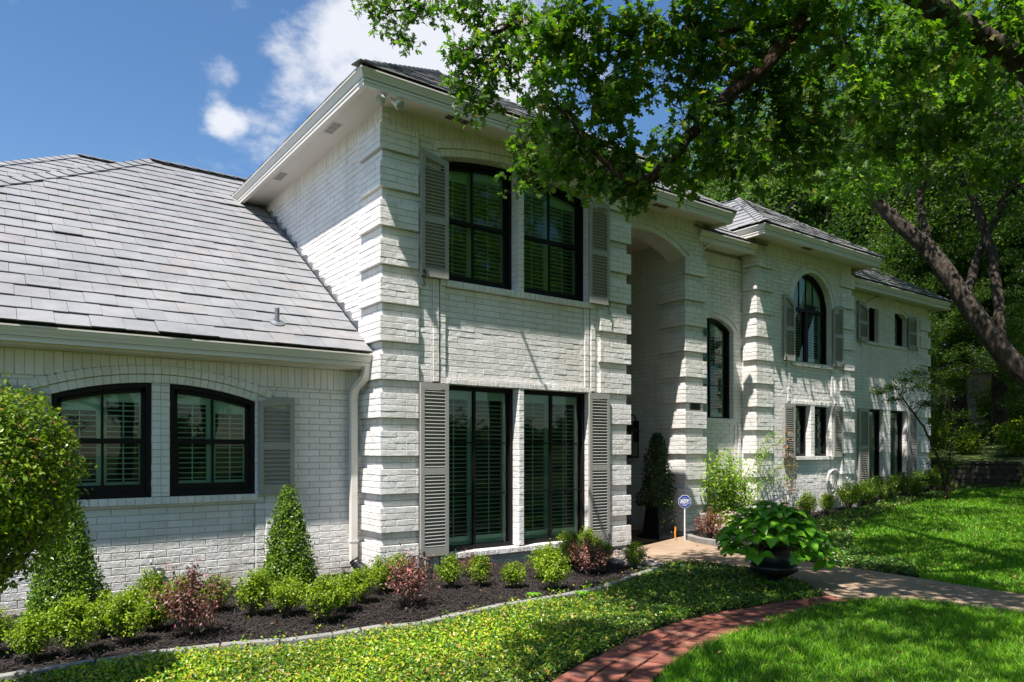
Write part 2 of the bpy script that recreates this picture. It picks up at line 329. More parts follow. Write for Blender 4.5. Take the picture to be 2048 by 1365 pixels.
# ------------------------------------------------------------------ the house
CH=0.0807; LB=0.277; Z0=-0.034
HB=Vector((4.0,8.3,-0.14)); house=empty('brick_house')
tag(house,'two-storey white painted brick house with slate roof, black windows and taupe shutters','house')
BR=[]   # candidates: (size rank, matrix, wall)
class Wall:
    def __init__(s,O,U,Nn,name='wall',label=None):
        s.O=np.array(O,float);s.U=np.array(U,float);s.N=np.array(Nn,float)
        s.eps=0.0014 if abs(Nn[0])>.5 else 0.0; s.q=[];s.back=MB();s.name=name;s.label=label;s.full=[]
    def W(s,P):  # (…,3) local (u,z,n) -> world
        P=np.asarray(P,float)
        return s.O+P[...,0:1]*s.U+P[...,2:3]*s.N+P[...,1:2]*np.array([0,0,1.])
    def quad(s,c,n=0.0,deep=0.03,fr=None,bev=0.003):
        s.q.append((np.array(c,float),n,deep,fr,bev))
    def courses(s,z0,z1):
        k=math.floor((z0-Z0)/CH-1e-6)
        while Z0+k*CH<z1-0.004:
            a=max(Z0+k*CH,z0);b=min(Z0+(k+1)*CH,z1)
            if b-a>0.02: yield k,a,b
            k+=1
    def spans(s,u0,u1,z,holes):
        iv=[(u0,u1)]
        for h in holes:
            r=h(z)
            if r is None: continue
            nv=[]
            for a,b in iv:
                if r[1]<=a or r[0]>=b: nv.append((a,b)); continue
                if r[0]-a>0.01: nv.append((a,r[0]))
                if b-r[1]>0.01: nv.append((r[1],b))
            iv=nv
        return iv
    def lay(s,u0,u1,z0,z1,holes=(),phase=0.0,n=0.0,deep=0.03,back=True,L=LB,stagger=True,u00=None):
        j=0.0035
        for k,a,b in s.courses(z0,z1):
            zm=(a+b)/2
            for (ua,ub) in s.spans(u0,u1,zm,holes):
                if back:
                    V=s.W([(ua,a,n-0.011),(ub,a,n-0.011),(ub,b,n-0.011),(ua,b,n-0.011)]); s.back.add(V,np.array([[0,1,2,3]]))
                off=phase+(L/2 if (k%2 and stagger) else 0)
                base=(u0 if u00 is None else u00)+off
                i=math.floor((ua-base)/L)
                while base+i*L<ub-0.002:
                    p=max(ua,base+i*L);q=min(ub,base+(i+1)*L)
                    if q-p>0.022:
                        e=s.eps; s.quad([(p+j,a+j*1.2+e),(q-j,a+j*1.2+e),(q-j,b-j*1.2+e),(p+j,b-j*1.2+e)],n,deep)
                    i+=1
    def block(s,u0,u1,z0,z1,n,deep,flush0=0.0,phase=0.0):
        """a raised quoin band with its own backing box"""
        V=[]
        for uu in (u0+0.006,u1-0.006):
            for zz in (z0+0.004+s.eps,z1-0.004+s.eps):
                for nn in (n-0.008,n-deep+s.eps): V.append((uu,zz,nn))
        s.back.add(s.W(V),BOXF)
        s.lay(u0+flush0,u1,z0,z1,(),phase,n,deep,False,u00=u0)
    def soldiers(s,u0,u1,zb,z1,n=0.0,w=CH,deep=0.03,back=True,bz=None):
        m=max(1,round((u1-u0)/w)); w=(u1-u0)/m
        for i in range(m):
            a=u0+i*w;b=a+w; z0=zb((a+b)/2) if callable(zb) else zb
            if z1-z0<0.03: continue
            j=0.004; t=rng.normal(0,0.0012)
            s.quad([(a+j+t,z0+j),(b-j+t,z0+j),(b-j-t,z1-j),(a+j-t,z1-j)],n,deep)
            if back: s.back.add(s.W([(a,z0,n-0.008),(b,z0,n-0.008),(b,z1,n-0.008),(a,z1,n-0.008)]),np.array([[0,1,2,3]]))
    def ring(s,uc,zc,r0,r1,a0,a1,n,deep,w=CH):
        m=max(3,round(abs(a1-a0)*(r0+r1)/2/w)); da=(a1-a0)/m
        for i in range(m):
            a=a0+i*da;b=a+da; ja=0.0035/r1*np.sign(da)
            a+=ja;b-=ja
            c=[(uc+r0*math.cos(a),zc+r0*math.sin(a)),(uc+r0*math.cos(b),zc+r0*math.sin(b)),(uc+r1*math.cos(b),zc+r1*math.sin(b)),(uc+r1*math.cos(a),zc+r1*math.sin(a))]
            s.quad(c,n,deep)
        # mortar behind
        K=24;V=[]
        for i in range(K+1):
            a=a0+(a1-a0)*i/K
            for r in (r0+0.004,r1-0.004):
                for nn in (n-0.007,n-deep): V.append((uc+r*math.cos(a),zc+r*math.sin(a),nn))
        F=[]
        for i in range(K):
            o=i*4
            F+=[[o,o+4,o+6,o+2],[o,o+1,o+5,o+4],[o+2,o+6,o+7,o+3]]
        s.back.add(s.W(V),np.array(F))
    def jamb(s,u,face,z0,z1,depth,n0=0.0):
        s.back.add(s.W([(u-face*0.006,z0,n0-0.004),(u-face*0.006,z0,n0-depth),(u-face*0.006,z1,n0-depth),(u-face*0.006,z1,n0-0.004)]),np.array([[0,1,2,3]]))
        O=s.O+s.U*u+s.N*n0; fr=(O,-s.N,face*s.U)
        for k,a,b in s.courses(z0,z1):
            j=0.0035; segs=[(0.004,depth)] if depth<0.24 else [(0.004,0.09),(0.09,depth)] if k%2 else [(0.004,0.18),(0.18,depth)]
            for p,q in segs: s.quad([(p+j*(p>0.01),a+j),(q-j,a+j),(q-j,b-j),(p+j*(p>0.01),b-j)],0,0.03,fr)
    def build(s):
        o=s.back.obj(s.name,M['mortar'],house)
        if s.label: o['label']=s.label
        BUILT.append((s,o)); return o
BUILT=[]
def brick_geo(q,cm):
    """quads -> world verts/faces ; q list of (corners4x2,n,deep,frame,bev)"""
    m=len(q); C=np.array([x[0] for x in q]); n=np.array([x[1] for x in q]); dp=np.array([x[2] for x in q]); bv=np.array([x[4] for x in q])
    cen=C.mean(1,keepdims=True); D=C-cen
    ext=np.abs(D).max(1); sc=1-(bv[:,None]/np.maximum(ext,0.005)); Fi=cen+D*sc[:,None,:]
    n=n+rng.normal(0,0.0013,m); jt=rng.normal(0,0.0009,(m,4))
    front=np.concatenate([Fi,(n[:,None]+jt)[:,:,None]],2)
    rim=np.concatenate([C,(n-bv)[:,None,None]+np.zeros((m,4,1))],2)
    bk=np.concatenate([C,(n-dp)[:,None,None]+np.zeros((m,4,1))],2)
    L=np.concatenate([front,rim,bk],1)  # m,12,3 local (u,z,n)
    Wd=np.empty_like(L)
    O=np.array([ (x[3] or cm)[0] for x in q]);U=np.array([(x[3] or cm)[1] for x in q]);Nn=np.array([(x[3] or cm)[2] for x in q])
    Wd=O[:,None,:]+L[:,:,0:1]*U[:,None,:]+L[:,:,2:3]*Nn[:,None,:]+L[:,:,1:2]*np.array([0,0,1.])
    f=[[0,1,2,3]]+[[4+i,4+(i+1)%4,(i+1)%4,i] for i in range(4)]+[[8+i,8+(i+1)%4,4+(i+1)%4,4+i] for i in range(4)]
    F=(np.array(f)[None]+ (np.arange(m)*12)[:,None,None]).reshape(-1,4)
    return Wd.reshape(-1,3),F
CAM=np.array([0,0,1.5])
def finish_walls(nobj=300):
    cand=[]
    for wi,(w,o) in enumerate(BUILT):
        for qi,(c,n,deep,fr,bev) in enumerate(w.q):
            if fr is not None: continue
            sz=c.max(0)-c.min(0)
            if abs(sz[0]-(LB-0.007))>0.002 or abs(sz[1]-(CH-0.0084))>0.002: continue
            P=w.O+c.mean(0)[0]*w.U+w.N*n; P[2]=c.mean(0)[1]
            d=CAM-P; r=np.linalg.norm(d); cosv=d.dot(w.N)/r
            fw=-d; s_=fw[0]*.5906+fw[1]*.807; px=1024+1446*(fw[0]*.807-fw[1]*.5906)/s_; py=900-1446*fw[2]/s_
            if not(150<px<2040 and 10<py<1340): continue
            if px<700 and py>1150: continue
            cand.append((cosv/r**2,wi,qi))
    cand.sort(reverse=True); take={}
    for _,wi,qi in cand[:nobj]: take.setdefault(wi,set()).add(qi)
    lx=(LB-0.007)/2; lz=(CH-0.0084)/2; protos={}
    def proto(deep,v):
        k=(round(deep,3),v)
        if k not in protos:
            V,F=brick_geo([(np.array([(-lx,-lz),(lx,-lz),(lx,lz),(-lx,lz)]),0.0,deep,None,0.0035)],(np.zeros(3),np.array([1.,0,0]),np.array([0,-1.,0])))
            me=mesh_np('brick',V,[F]); me.materials.append(M['brick']); protos[k]=me
        return protos[k]
    for wi,(w,o) in enumerate(BUILT):
        t=take.get(wi,set()); rest=[q for i,q in enumerate(w.q) if i not in t]
        if rest:
            V,F=brick_geo(rest,(w.O,w.U,w.N)); b=link('brickwork',mesh_np('brickwork',V,[F]),M['brick'],o); b['kind']='stuff'
        for qi in t:
            c,n,deep,fr,bev=w.q[qi]
            me=proto(deep,random.randrange(5)); b=bpy.data.objects.new('brick',me); COL.objects.link(b); b.parent=o
            P=w.O+c.mean(0)[0]*w.U+w.N*n; P[2]=c.mean(0)[1]
            # local x -> U, local -y -> N
            mt=Matrix(((w.U[0],-w.N[0],0,P[0]),(w.U[1],-w.N[1],0,P[1]),(0,0,1,P[2]),(0,0,0,1))); b.matrix_local=mt
def seg_arch(uc,half,spring,rise):
    Rr=(half*half+rise*rise)/(2*rise); zc=spring+rise-Rr
    top=lambda u: zc+math.sqrt(max(Rr*Rr-(u-uc)**2,0))
    return Rr,zc,top
def arch_hole(uc,half,z0,spring,Rr,zc,pad=0.09):
    def h(z):
        if z<z0: return None
        if z<=spring+0.0: return (uc-half,uc+half)
        r=Rr+pad; d=r*r-(z-zc)**2
        if d<=0 or z<zc: return None
        w=math.sqrt(d)
        return (uc-min(w,half),uc+min(w,half))
    return h
def rect_hole(a,b,z0,z1): return lambda z: (a,b) if z0<z<z1 else None

def bands(zlo,zhi):
    k=math.floor((zlo-Z0)/(6*CH))
    while Z0+6*CH*k<zhi:
        a=Z0+6*CH*k; b=a+4*CH
        if a>zlo-0.01 and b<zhi+0.01: yield a,b
        k+=1

# ---- main block, front face (looking towards -y)
XM=4.007; YM=8.27; SET=0.052
wf=Wall((0,YM+SET,0),(1,0,0),(0,-1,0),'wall','main front wall with quoined corners and a recessed panel')
XR=8.436
uRr,uZc,uTop=seg_arch(6.265,1.345,5.40,0.16)
up_hole=arch_hole(6.265,1.345,3.77,5.40,uRr,uZc)
lo_hole=rect_hole(4.92,7.61,0.115,2.46)
pan1=rect_hole(5.0,7.48,2.46,3.68); pan2=rect_hole(5.0,7.48,-0.5,0.04)
sill_u=rect_hole(4.9,7.63,3.68,3.77); sill_l=rect_hole(4.9,7.63,0.035,0.115)
wf.lay(XM+SET+0.003,4.79,-0.30,5.61,(),0.0); wf.lay(7.68,XR-SET,-0.30,5.61,(),0.05)
wf.lay(4.79,7.68,3.77,5.61,(up_hole,),0.1); wf.lay(4.79,7.68,0.115,2.38,(rect_hole(4.92,7.61,-1,2.4),),0.0,L=0.094)
wf.lay(4.99,7.49,-0.30,0.035,(),0.0,n=-0.02); wf.lay(5.0,7.48,2.46,3.68,(),0.06,n=-0.03)
# strips of header bricks beside the panel
for (a,b,n) in ((4.79,4.885,0.018),(4.903,4.995,0.0),(7.485,7.577,0.0),(7.595,7.69,0.018)):
    wf.block(a,b,2.46 if n==0 else 2.40,3.77,n,0.06); wf.block(a,b,-0.276,0.115,n,0.06)
wf.back.box(4.79,YM+SET-0.0,2.4,7.69,YM+SET+0.1,2.401)
# rowlock lintel of the lower pair, sills
wf.soldiers(4.915,7.615,2.38,2.46,n=0.008,deep=0.21,w=0.088)
wf.soldiers(4.90,7.63,3.68,3.768,n=0.035,deep=0.25,w=0.088); wf.soldiers(4.90,7.63,0.035,0.113,n=0.035,deep=0.25,w=0.088)
# piers
for (z0,z1) in ((0.115,2.38),(3.77,5.56)):
    wf.lay(6.215,6.31,z0,z1,(),0,L=0.095,stagger=False)
    wf.jamb(6.215,-1,z0,z1,0.2); wf.jamb(6.31,1,z0,z1,0.2); wf.jamb(4.92,1,z0,min(z1,5.42),0.2); wf.jamb(7.61,-1,z0,min(z1,5.42),0.2)
# two-ring arch over the upper pair
aa=math.asin(1.345/uRr)
wf.ring(6.265,uZc,uRr+0.002,uRr+0.098,math.pi/2+aa,math.pi/2-aa,0.012,0.215)
ab=math.asin(1.42/(uRr+0.1))
wf.ring(6.265,uZc,uRr+0.104,uRr+0.198,math.pi/2+ab,math.pi/2-ab,0.034,0.06)
ring_top=lambda u: max(5.61,uZc+math.sqrt(max((uRr+0.2)**2-(u-6.265)**2,0))) if abs(u-6.265)<1.45 else 5.61
wf.soldiers(XM+SET+0.12,XR-0.02,ring_top,5.865,n=0.0)
wf.lay(XM+SET+0.003,XM+SET+0.12,5.61,5.865,(),0,L=0.117,stagger=False)
for a,b in bands(-0.1,5.65):
    wf.block(XM,4.56,a,b,SET,0.10,0.003,0.09); wf.block(7.76,XR,a,b,SET,0.10,0,0.09)
wf.lay(XM+SET,XR-SET,-0.30,-0.034,(),0,n=0.0)
wf.build()
# ---- main block, side face (looking towards -x)
ws=Wall((XM+SET,YM+SET,0),(0,1,0),(-1,0,0),'wall','side wall of the main block rising from the garage wing roof')
def rz_wing(y): return 2.73+0.68*(y-8.47)
ws.lay(0,6.2,-0.3,5.61,(lambda z: ((max(0.62,(z-0.12-2.73)/0.68+8.47-(YM+SET)+0.75)) if z>2.5 else 0.62,20),),0.0)
ws.soldiers(0.12,5.8,5.61,5.865); ws.lay(0,0.12,5.61,5.865,(),0,L=0.117,stagger=False)
for i,(a,b) in enumerate(bands(-0.1,5.65)): ws.block(-SET,0.60,a,b,SET,0.10,0.0,0.0)
ws.build()
# right return of the main block towards the porch (mostly hidden)
wr=Wall((XR-SET,9.4,0),(0,-1,0),(1,0,0),'wall')
wr.lay(0,1.08,-0.3,5.865)
for a,b in bands(-0.1,5.65): wr.block(0.40,1.08+SET,a,b,SET,0.10,0.0,0.0)
wr.build()
# ---- garage wing front
YW=8.90
ww=Wall((0,YW,0),(1,0,0),(0,-1,0),'wall','low garage wing wall with the two arched windows')
wRr,wZc,wTop=seg_arch(1.62,1.045,2.08,0.17)
wh=arch_hole(1.62,1.045,0.972,2.08,wRr,wZc)
ww.lay(-2.2,4.075,-0.33,2.27,(wh,rect_hole(0.575,2.665,-1,0.885)),0.13)
ww.lay(0.575,2.665,-0.14,0.885,(),0.0,n=-0.02)
ww.soldiers(0.56,2.68,0.885,0.970,n=0.035,deep=0.10,w=0.0875)
for (a,b,n) in ((2.675,2.77,0.0),(2.785,2.88,0.018)): ww.block(a,b,-0.196,0.97,n,0.06)
ww.lay(1.524,1.711,0.972,2.25,(),0,L=0.0935,stagger=False)
ww.back.add(ww.W([(1.524,0.972,-0.002),(1.524,2.2,-0.002),(1.524,2.2,-0.08),(1.524,0.972,-0.08)]),np.array([[0,1,2,3]]))
for u,fc in ((0.575,1),(2.665,-1),(1.524,-1),(1.711,1)): ww.jamb(u,fc,0.972,2.14,0.05)
a1=math.asin(1.045/wRr); ww.ring(1.62,wZc,wRr+0.002,wRr+0.092,math.pi/2+a1,math.pi/2-a1,0.012,0.09,0.083)
a2=math.asin(1.22/(wRr+0.1)); ww.ring(1.62,wZc,wRr+0.098,wRr+0.188,math.pi/2+a2,math.pi/2-a2,0.034,0.06,0.083)
wt_=lambda u: max(2.268,wZc+math.sqrt(max((wRr+0.19)**2-(u-1.62)**2,0))) if abs(u-1.62)<1.25 else 2.268
ww.soldiers(-2.2,4.075,wt_,2.535,n=0.012,w=0.0845)
ww.build()
# ---- porch: arch wall, pillar, deep right wall
YP=9.00+SET
wp=Wall((0,YP,0),(1,0,0),(0,-1,0),'wall','entry porch wall with the tall segmental arch')
pRr,pZc,pTop=seg_arch(9.52,1.14,5.10,0.34)
wp.lay(8.44,11.23-SET,4.9,5.61,(arch_hole(9.52,1.14,0,5.10,pRr,pZc,0.1),rect_hole(0,9.6,0,5.0)),0)
wp.lay(10.66,11.23-SET,-0.3,4.95,(),0.05)
pa=math.asin(1.14/pRr); wp.ring(9.52,pZc,pRr+0.002,pRr+0.098,math.pi/2+pa,math.pi/2-pa,0.012,0.42)
pb=math.asin(1.24/(pRr+.1)); wp.ring(9.52,pZc,pRr+0.104,pRr+0.198,math.pi/2+pb,math.pi/2-pb,0.034,0.06)
wp.soldiers(8.44,11.23-SET,lambda u: max(5.61,pZc+math.sqrt(max((pRr+.2)**2-(u-9.52)**2,0))) if abs(u-9.52)<1.2 else 5.61,5.865)
for a,b in bands(-0.1,5.3): wp.block(10.61,11.23,a,b,SET,0.10,0.003,0.09)
wp.build()
wq=Wall((10.66,YP,0),(0,1,0),(-1,0,0),'wall','deep side wall inside the porch')
wq.lay(0,3.6,-0.3,5.865,(),0.0,n=0.0)
for a,b in bands(-0.1,5.0): wq.block(-SET,0.62,a,b,SET,0.10,0.0,0.0)
wq.build()
wq2=Wall((11.23-SET,9.42,0),(0,-1,0),(1,0,0),'wall'); wq2.lay(0,0.37,-0.3,5.5)
for a,b in bands(-0.1,5.3): wq2.block(0.0,0.42,a,b,SET,0.10)
wq2.build()
# ---- link wall with the tall arched window
YB=9.40
wb=Wall((0,YB,0),(1,0,0),(0,-1,0),'wall','link wall with the tall narrow arched window')
bRr,bZc,bTop=seg_arch(11.98,0.60,3.95,0.23)
wb.lay(11.1,12.9,-0.3,5.22,(arch_hole(11.98,0.60,2.12,3.95,bRr,bZc),),0.1)
ba=math.asin(0.6/bRr); wb.ring(11.98,bZc,bRr+.002,bRr+.095,math.pi/2+ba,math.pi/2-ba,0.012,0.14)
bb=math.asin(0.72/(bRr+.1)); wb.ring(11.98,bZc,bRr+.1,bRr+.19,math.pi/2+bb,math.pi/2-bb,0.03,0.06)
wb.jamb(11.38,1,2.12,4.0,0.12); wb.jamb(12.58,-1,2.12,4.0,0.12)
wb.soldiers(11.33,12.65,2.035,2.118,n=0.03,deep=0.16,w=0.09)
wb.soldiers(11.1,12.9,5.22,5.48)
for (a,b,n) in ((12.60,12.69,0.015),(12.705,12.79,0.03)): wb.block(a,b,-0.276,2.03,n,0.06)
wb.build()
# ---- bay with the round-topped window
YC=9.02+SET
wc=Wall((0,YC,0),(1,0,0),(0,-1,0),'wall','projecting bay wall with the round-topped window')
CX=14.97
def chole(z):
    if 3.42<z<4.66: return (CX-.78,CX+.78)
    if z>=4.66:
        d=(0.78+.09)**2-(z-4.66)**2
        if d>0: w=math.sqrt(d); return (CX-w,CX+w)
ch2=rect_hole(14.17,15.74,1.36,2.50)
wc.lay(12.83+SET+.003,16.66-SET,-0.3,5.61,(chole,ch2,rect_hole(14.2,15.74,2.58,3.34),rect_hole(14.2,15.74,-1,1.28)),0.07)
wc.lay(14.2,15.74,2.58,3.34,(),0,n=-0.025); wc.lay(14.2,15.74,-0.3,1.28,(),0,n=-0.025)
wc.ring(CX,4.66,0.782,0.872,math.pi,0,0.012,0.16); wc.ring(CX,4.66,0.88,0.97,math.pi,0,0.03,0.06)
for u,fc in ((CX-.78,1),(CX+.78,-1)): wc.jamb(u,fc,3.42,4.66,0.15)
for u,fc in ((14.17,1),(14.90,-1),(15.05,1),(15.74,-1)): wc.jamb(u,fc,1.36,2.50,0.15)
wc.lay(14.90,15.05,1.36,2.50,(),0,L=0.15,stagger=False)
wc.soldiers(14.15,15.78,3.335,3.418,n=0.03,deep=0.18,w=0.09); wc.soldiers(14.15,15.78,1.275,1.358,n=0.04,deep=0.19,w=0.09)
wc.soldiers(14.15,15.78,2.50,2.58,n=0.006,deep=0.16,w=0.09)
for (a,b,n) in ((14.0,14.09,0.018),(14.105,14.19,0.0),(15.75,15.84,0.0),(15.855,15.945,0.018)):
    wc.block(a,b,2.55,3.38,n,0.06); wc.block(a,b,-0.276,1.3,n,0.06)
wc.soldiers(12.83+SET,16.66-SET,lambda u: max(5.61,4.66+math.sqrt(max(.98**2-(u-CX)**2,0))) if abs(u-CX)<.98 else 5.61,5.865)
for a,b in bands(-0.1,5.65): wc.block(12.83,13.42,a,b,SET,0.10,0.003,0.09); wc.block(16.08,16.66,a,b,SET,0.10,0,0.09)
wc.build()
wcs=Wall((12.83+SET,YC,0),(0,1,0),(-1,0,0),'wall','narrow side of the projecting bay')
wcs.lay(0,0.45,-0.3,5.865)
for a,b in bands(-0.1,5.65): wcs.block(-SET,0.29,a,b,SET,0.10)
wcs.build()
# ---- far wing
YD=9.50
wd=Wall((0,YD,0),(1,0,0),(0,-1,0),'wall','far wing wall with small paired windows above tall ones')
dRr,dZc,dTop=seg_arch(19.14,1.06,5.02,0.28)
def dh(z):
    return None
hol=(rect_hole(18.08,18.72,4.27,5.16),rect_hole(19.57,20.20,4.27,5.10),rect_hole(18.10,18.98,0.60,2.54),rect_hole(19.33,20.20,0.60,2.54))
wd.lay(16.5,21.51-SET,-0.1,5.34,hol,0.03)
da=math.asin(1.06/dRr); wd.ring(19.14,dZc,dRr+.002,dRr+.095,math.pi/2+da,math.pi/2-da,0.012,0.12); wd.ring(19.14,dZc,dRr+.1,dRr+.19,math.pi/2+da*1.08,math.pi/2-da*1.08,0.03,0.06)
for u,fc,z0,z1 in ((18.08,1,4.27,5.16),(18.72,-1,4.27,5.16),(19.57,1,4.27,5.1),(20.2,-1,4.27,5.1),(18.1,1,.6,2.54),(18.98,-1,.6,2.54),(19.33,1,.6,2.54),(20.2,-1,.6,2.54)): wd.jamb(u,fc,z0,z1,0.13)
wd.soldiers(18.0,20.3,4.185,4.268,n=0.03,deep=0.16,w=0.09); wd.soldiers(18.05,20.25,0.52,0.6,n=0.03,deep=0.16,w=0.09); wd.soldiers(18.05,20.25,2.54,2.62,n=0.006,deep=0.14,w=0.09)
for (a,b,n) in ((17.9,17.99,0.018),(20.28,20.37,0.018)): wd.block(a,b,2.62,4.2,n,0.06)
wd.soldiers(16.6,21.45,lambda u: max(5.28,dZc+math.sqrt(max((dRr+.2)**2-(u-19.14)**2,0))) if abs(u-19.14)<1.1 else 5.28,5.46,n=0.004)
for a,b in bands(0.0,5.2): wd.block(20.93,21.51,a,b,SET,0.10,0,0.09)
wd.build()
finish_walls()
# dim core that closes the house behind the brick skins
def core(name,*b): return obj_box(name,b,M['dark_room'],house)
core('interior_core',4.3,9.35,-0.3,8.2,15.5,5.8); core('interior_core',-2.6,9.75,-0.3,4.2,15.5,2.45); core('interior_core',8.2,12.2,-0.3,11.0,15.5,5.8)
core('interior_core',11.0,10.2,-0.3,13.1,15.5,5.3); core('interior_core',13.1,9.9,-0.3,16.5,15.5,5.8); core('interior_core',16.5,10.3,-0.1,21.3,15.5,5.4)
for b in ((4.10,8.54,-0.3,4.14,9.4,5.84),(8.30,8.40,-0.3,8.33,9.4,5.84),(-2.3,8.96,-0.3,-2.2,15.5,2.5),(11.05,9.5,-0.3,11.1,10.2,5.4),(21.36,9.56,-0.1,21.40,15.5,5.4),(16.5,9.24,0,16.55,10,5.8),(12.98,9.2,-.3,13.0,10,5.8)):
    obj_box('inner_wall',b,M['mortar'],house)
obj_box('foundation',(4.10,8.345,-0.5,8.37,8.6,-0.2),M['stone'],house); obj_box('foundation',(-2.2,8.86,-0.6,4.0,9.3,-0.215),M['stone'],house)
for b in ((-2.2,8.945,2.30,4.05,9.1,2.98),(4.1,8.40,5.62,8.35,8.5,6.25),(8.45,9.10,5.62,11.1,9.3,6.16),(13.0,9.12,5.66,16.5,9.3,6.2),(16.6,9.56,5.3,21.4,9.7,5.83),(11.1,9.45,5.24,12.9,9.6,5.92)):
    obj_box('wall_plate',b,M['mortar'],house)
obj_box('porch_ceiling',(8.3,9.45,5.50,10.75,12.3,5.56),M['soffit'],house)

# ------------------------------------------------------------------ windows
def win(x0,x1,z0,top,yf,style,bl=True,label=None,fw=0.055):
    """top(x) gives the head height; frame front face at y=yf"""
    w=empty('window',((x0+x1)/2,yf,z0),parent=house)
    if label: w['label']=label
    ox,oy,oz=(x0+x1)/2,yf,z0
    zt=lambda x: top(x)
    def strip(m,xa,xb,lo,hi,y0,y1,k=14):
        xs=np.linspace(xa,xb,k+1)
        for a,b in zip(xs[:-1],xs[1:]):
            V=[(a,y0,lo(a)),(a,y0,hi(a)),(b,y0,hi(b)),(b,y0,lo(b)),(a,y1,lo(a)),(a,y1,hi(a)),(b,y1,hi(b)),(b,y1,lo(b))]
            m.add(np.array(V)-np.array([ox,oy,oz]),np.array([[0,3,2,1],[0,4,7,3],[1,2,6,5],[4,5,6,7],[0,1,5,4],[3,7,6,2]]))
    def bx(m,a,b,c,d,e,f): m.box(a-ox,b-oy,c-oz,d-ox,e-oy,f-oz)
    f=MB(); s=0.004
    def zb(x): return zt(x)-fw
    bx(f,x0+s,yf,z0+s,x0+fw,yf+0.10,min(zt(x0+fw),zt(x0+.01))-0.001); bx(f,x1-fw,yf,z0+s,x1-s,yf+0.10,min(zt(x1-fw),zt(x1-.01))-0.001)
    bx(f,x0+fw,yf+0.001,z0+s,x1-fw,yf+0.10,z0+fw); strip(f,x0+s,x1-s,lambda x: zt(x)-fw,lambda x: zt(x)-0.002,yf-0.002,yf+0.099)
    f.obj('window_frame',M['black_frame'],w)
    a,b,c=x0+fw,x1-fw,z0+fw; xm=(a+b)/2
    zmid=z0+(zt(xm)-z0)*{'dh':0.505,'arch':0.60}.get(style,0.5)
    sash=MB(); sw=0.048
    if style=='dh':
        bx(sash,a,yf+.03,c,a+sw,yf+.07,zmid); bx(sash,b-sw,yf+.03,c,b,yf+.07,zmid); bx(sash,a+sw,yf+.03,c,b-sw,yf+.07,c+0.085); bx(sash,a,yf+.026,zmid-0.025,b,yf+.074,zmid+0.03)
        bx(sash,a,yf+.05,zmid,a+sw*.8,yf+.09,zt(a+.02)-fw); bx(sash,b-sw*.8,yf+.05,zmid,b,yf+.09,zt(b-.02)-fw)
        strip(sash,a,b,lambda x: zt(x)-fw-sw,lambda x: zt(x)-fw,yf+.05,yf+.09)
        sash.obj('sash',M['black_frame'],w)
        m=MB(); bx(m,xm-.012,yf+.035,c+.08,xm+.012,yf+.065,zmid-.02); m.obj('muntin',M['black_frame'],w)
        m=MB(); bx(m,xm-.012,yf+.055,zmid+.03,xm+.012,yf+.085,zt(xm)-fw-.03); m.obj('muntin',M['black_frame'],w)
        panes=[(a,b,c,lambda x: zmid,yf+.05),(a,b,zmid,lambda x: zt(x)-fw,yf+.072)]
    elif style=='case':
        m=MB(); bx(m,xm-.022,yf+.03,c,xm+.022,yf+.07,zt(xm)-fw); m.obj('muntin',M['black_frame'],w)
        for q in (0.34,0.655):
            z=z0+(zt(xm)-z0)*q
            for p0,p1 in ((a,xm-.022),(xm+.022,b)):
                m=MB(); bx(m,p0,yf+.035,z-.008,p1,yf+.06,z+.008); m.obj('muntin',M['black_frame'],w)
        panes=[(a,b,c,lambda x: zt(x)-fw,yf+.05)]
    elif style=='arch':
        bx(sash,a,yf+.02,zmid-.04,b,yf+.07,zmid+.03); bx(sash,xm-.035,yf+.02,c,xm+.035,yf+.07,zmid-.04)
        for p0,p1 in ((a,xm-.035),(xm+.035,b)):
            bx(sash,p0,yf+.028,c,p0+.04,yf+.066,zmid-.04); bx(sash,p1-.04,yf+.028,c,p1,yf+.066,zmid-.04)
        sash.obj('sash',M['black_frame'],w)
        for xx in (xm-.27,xm,xm+.27):
            m=MB(); bx(m,xx-.012,yf+.035,zmid+.03,xx+.012,yf+.06,zt(xx)-fw); m.obj('muntin',M['black_frame'],w)
        panes=[(a,b,c,lambda x: zt(x)-fw,yf+.05)]
    elif style=='lead':
        m=MB(); dw=0.15; dhh=0.20; 
        n1=int((b-a)/dw)+int((zt(xm)-z0)/dhh)+2
        def clipseg(p,q):
            t0,t1=0.,1.; dx,dz=q[0]-p[0],q[1]-p[1]
            for pp,qq in ((-dx,p[0]-a),(dx,b-p[0]),(-dz,p[1]-c),(dz,min(zt(a+.02),zt(b-.02))-fw-p[1])):
                if abs(pp)<1e-9:
                    if qq<0: return None
                else:
                    r=qq/pp
                    if pp<0: t0=max(t0,r)
                    else: t1=min(t1,r)
            return None if t0>=t1 else ((p[0]+t0*dx,p[1]+t0*dz),(p[0]+t1*dx,p[1]+t1*dz))
        H=zt(xm)-z0
        for i in range(-40,40):
            for sg in (1,-1):
                p=(a+i*dw,c); q=(a+i*dw+sg*H/dhh*dw,c+H); r=clipseg(p,q)
                if r: tube(m,[(r[0][0]-ox,0.045,r[0][1]-oz),(r[1][0]-ox,0.045,r[1][1]-oz)],0.0045,4)
        m.obj('leaded_lattice',M['black_frame'],w)
        panes=[(a,b,c,lambda x: zt(x)-fw,yf+.05)]
    else: panes=[(a,b,c,lambda x: zt(x)-fw,yf+.05)]
    for pa,pb,pz,pt,py in panes:
        m=MB(); xs=np.linspace(pa,pb,15)
        for u,v in zip(xs[:-1],xs[1:]): m.add(np.array([(u,py,pz),(v,py,pz),(v,py,pt(v)),(u,py,pt(u))])-np.array([ox,oy,oz]),np.array([[0,1,2,3]]))
        m.obj('pane',M['glass'],w)
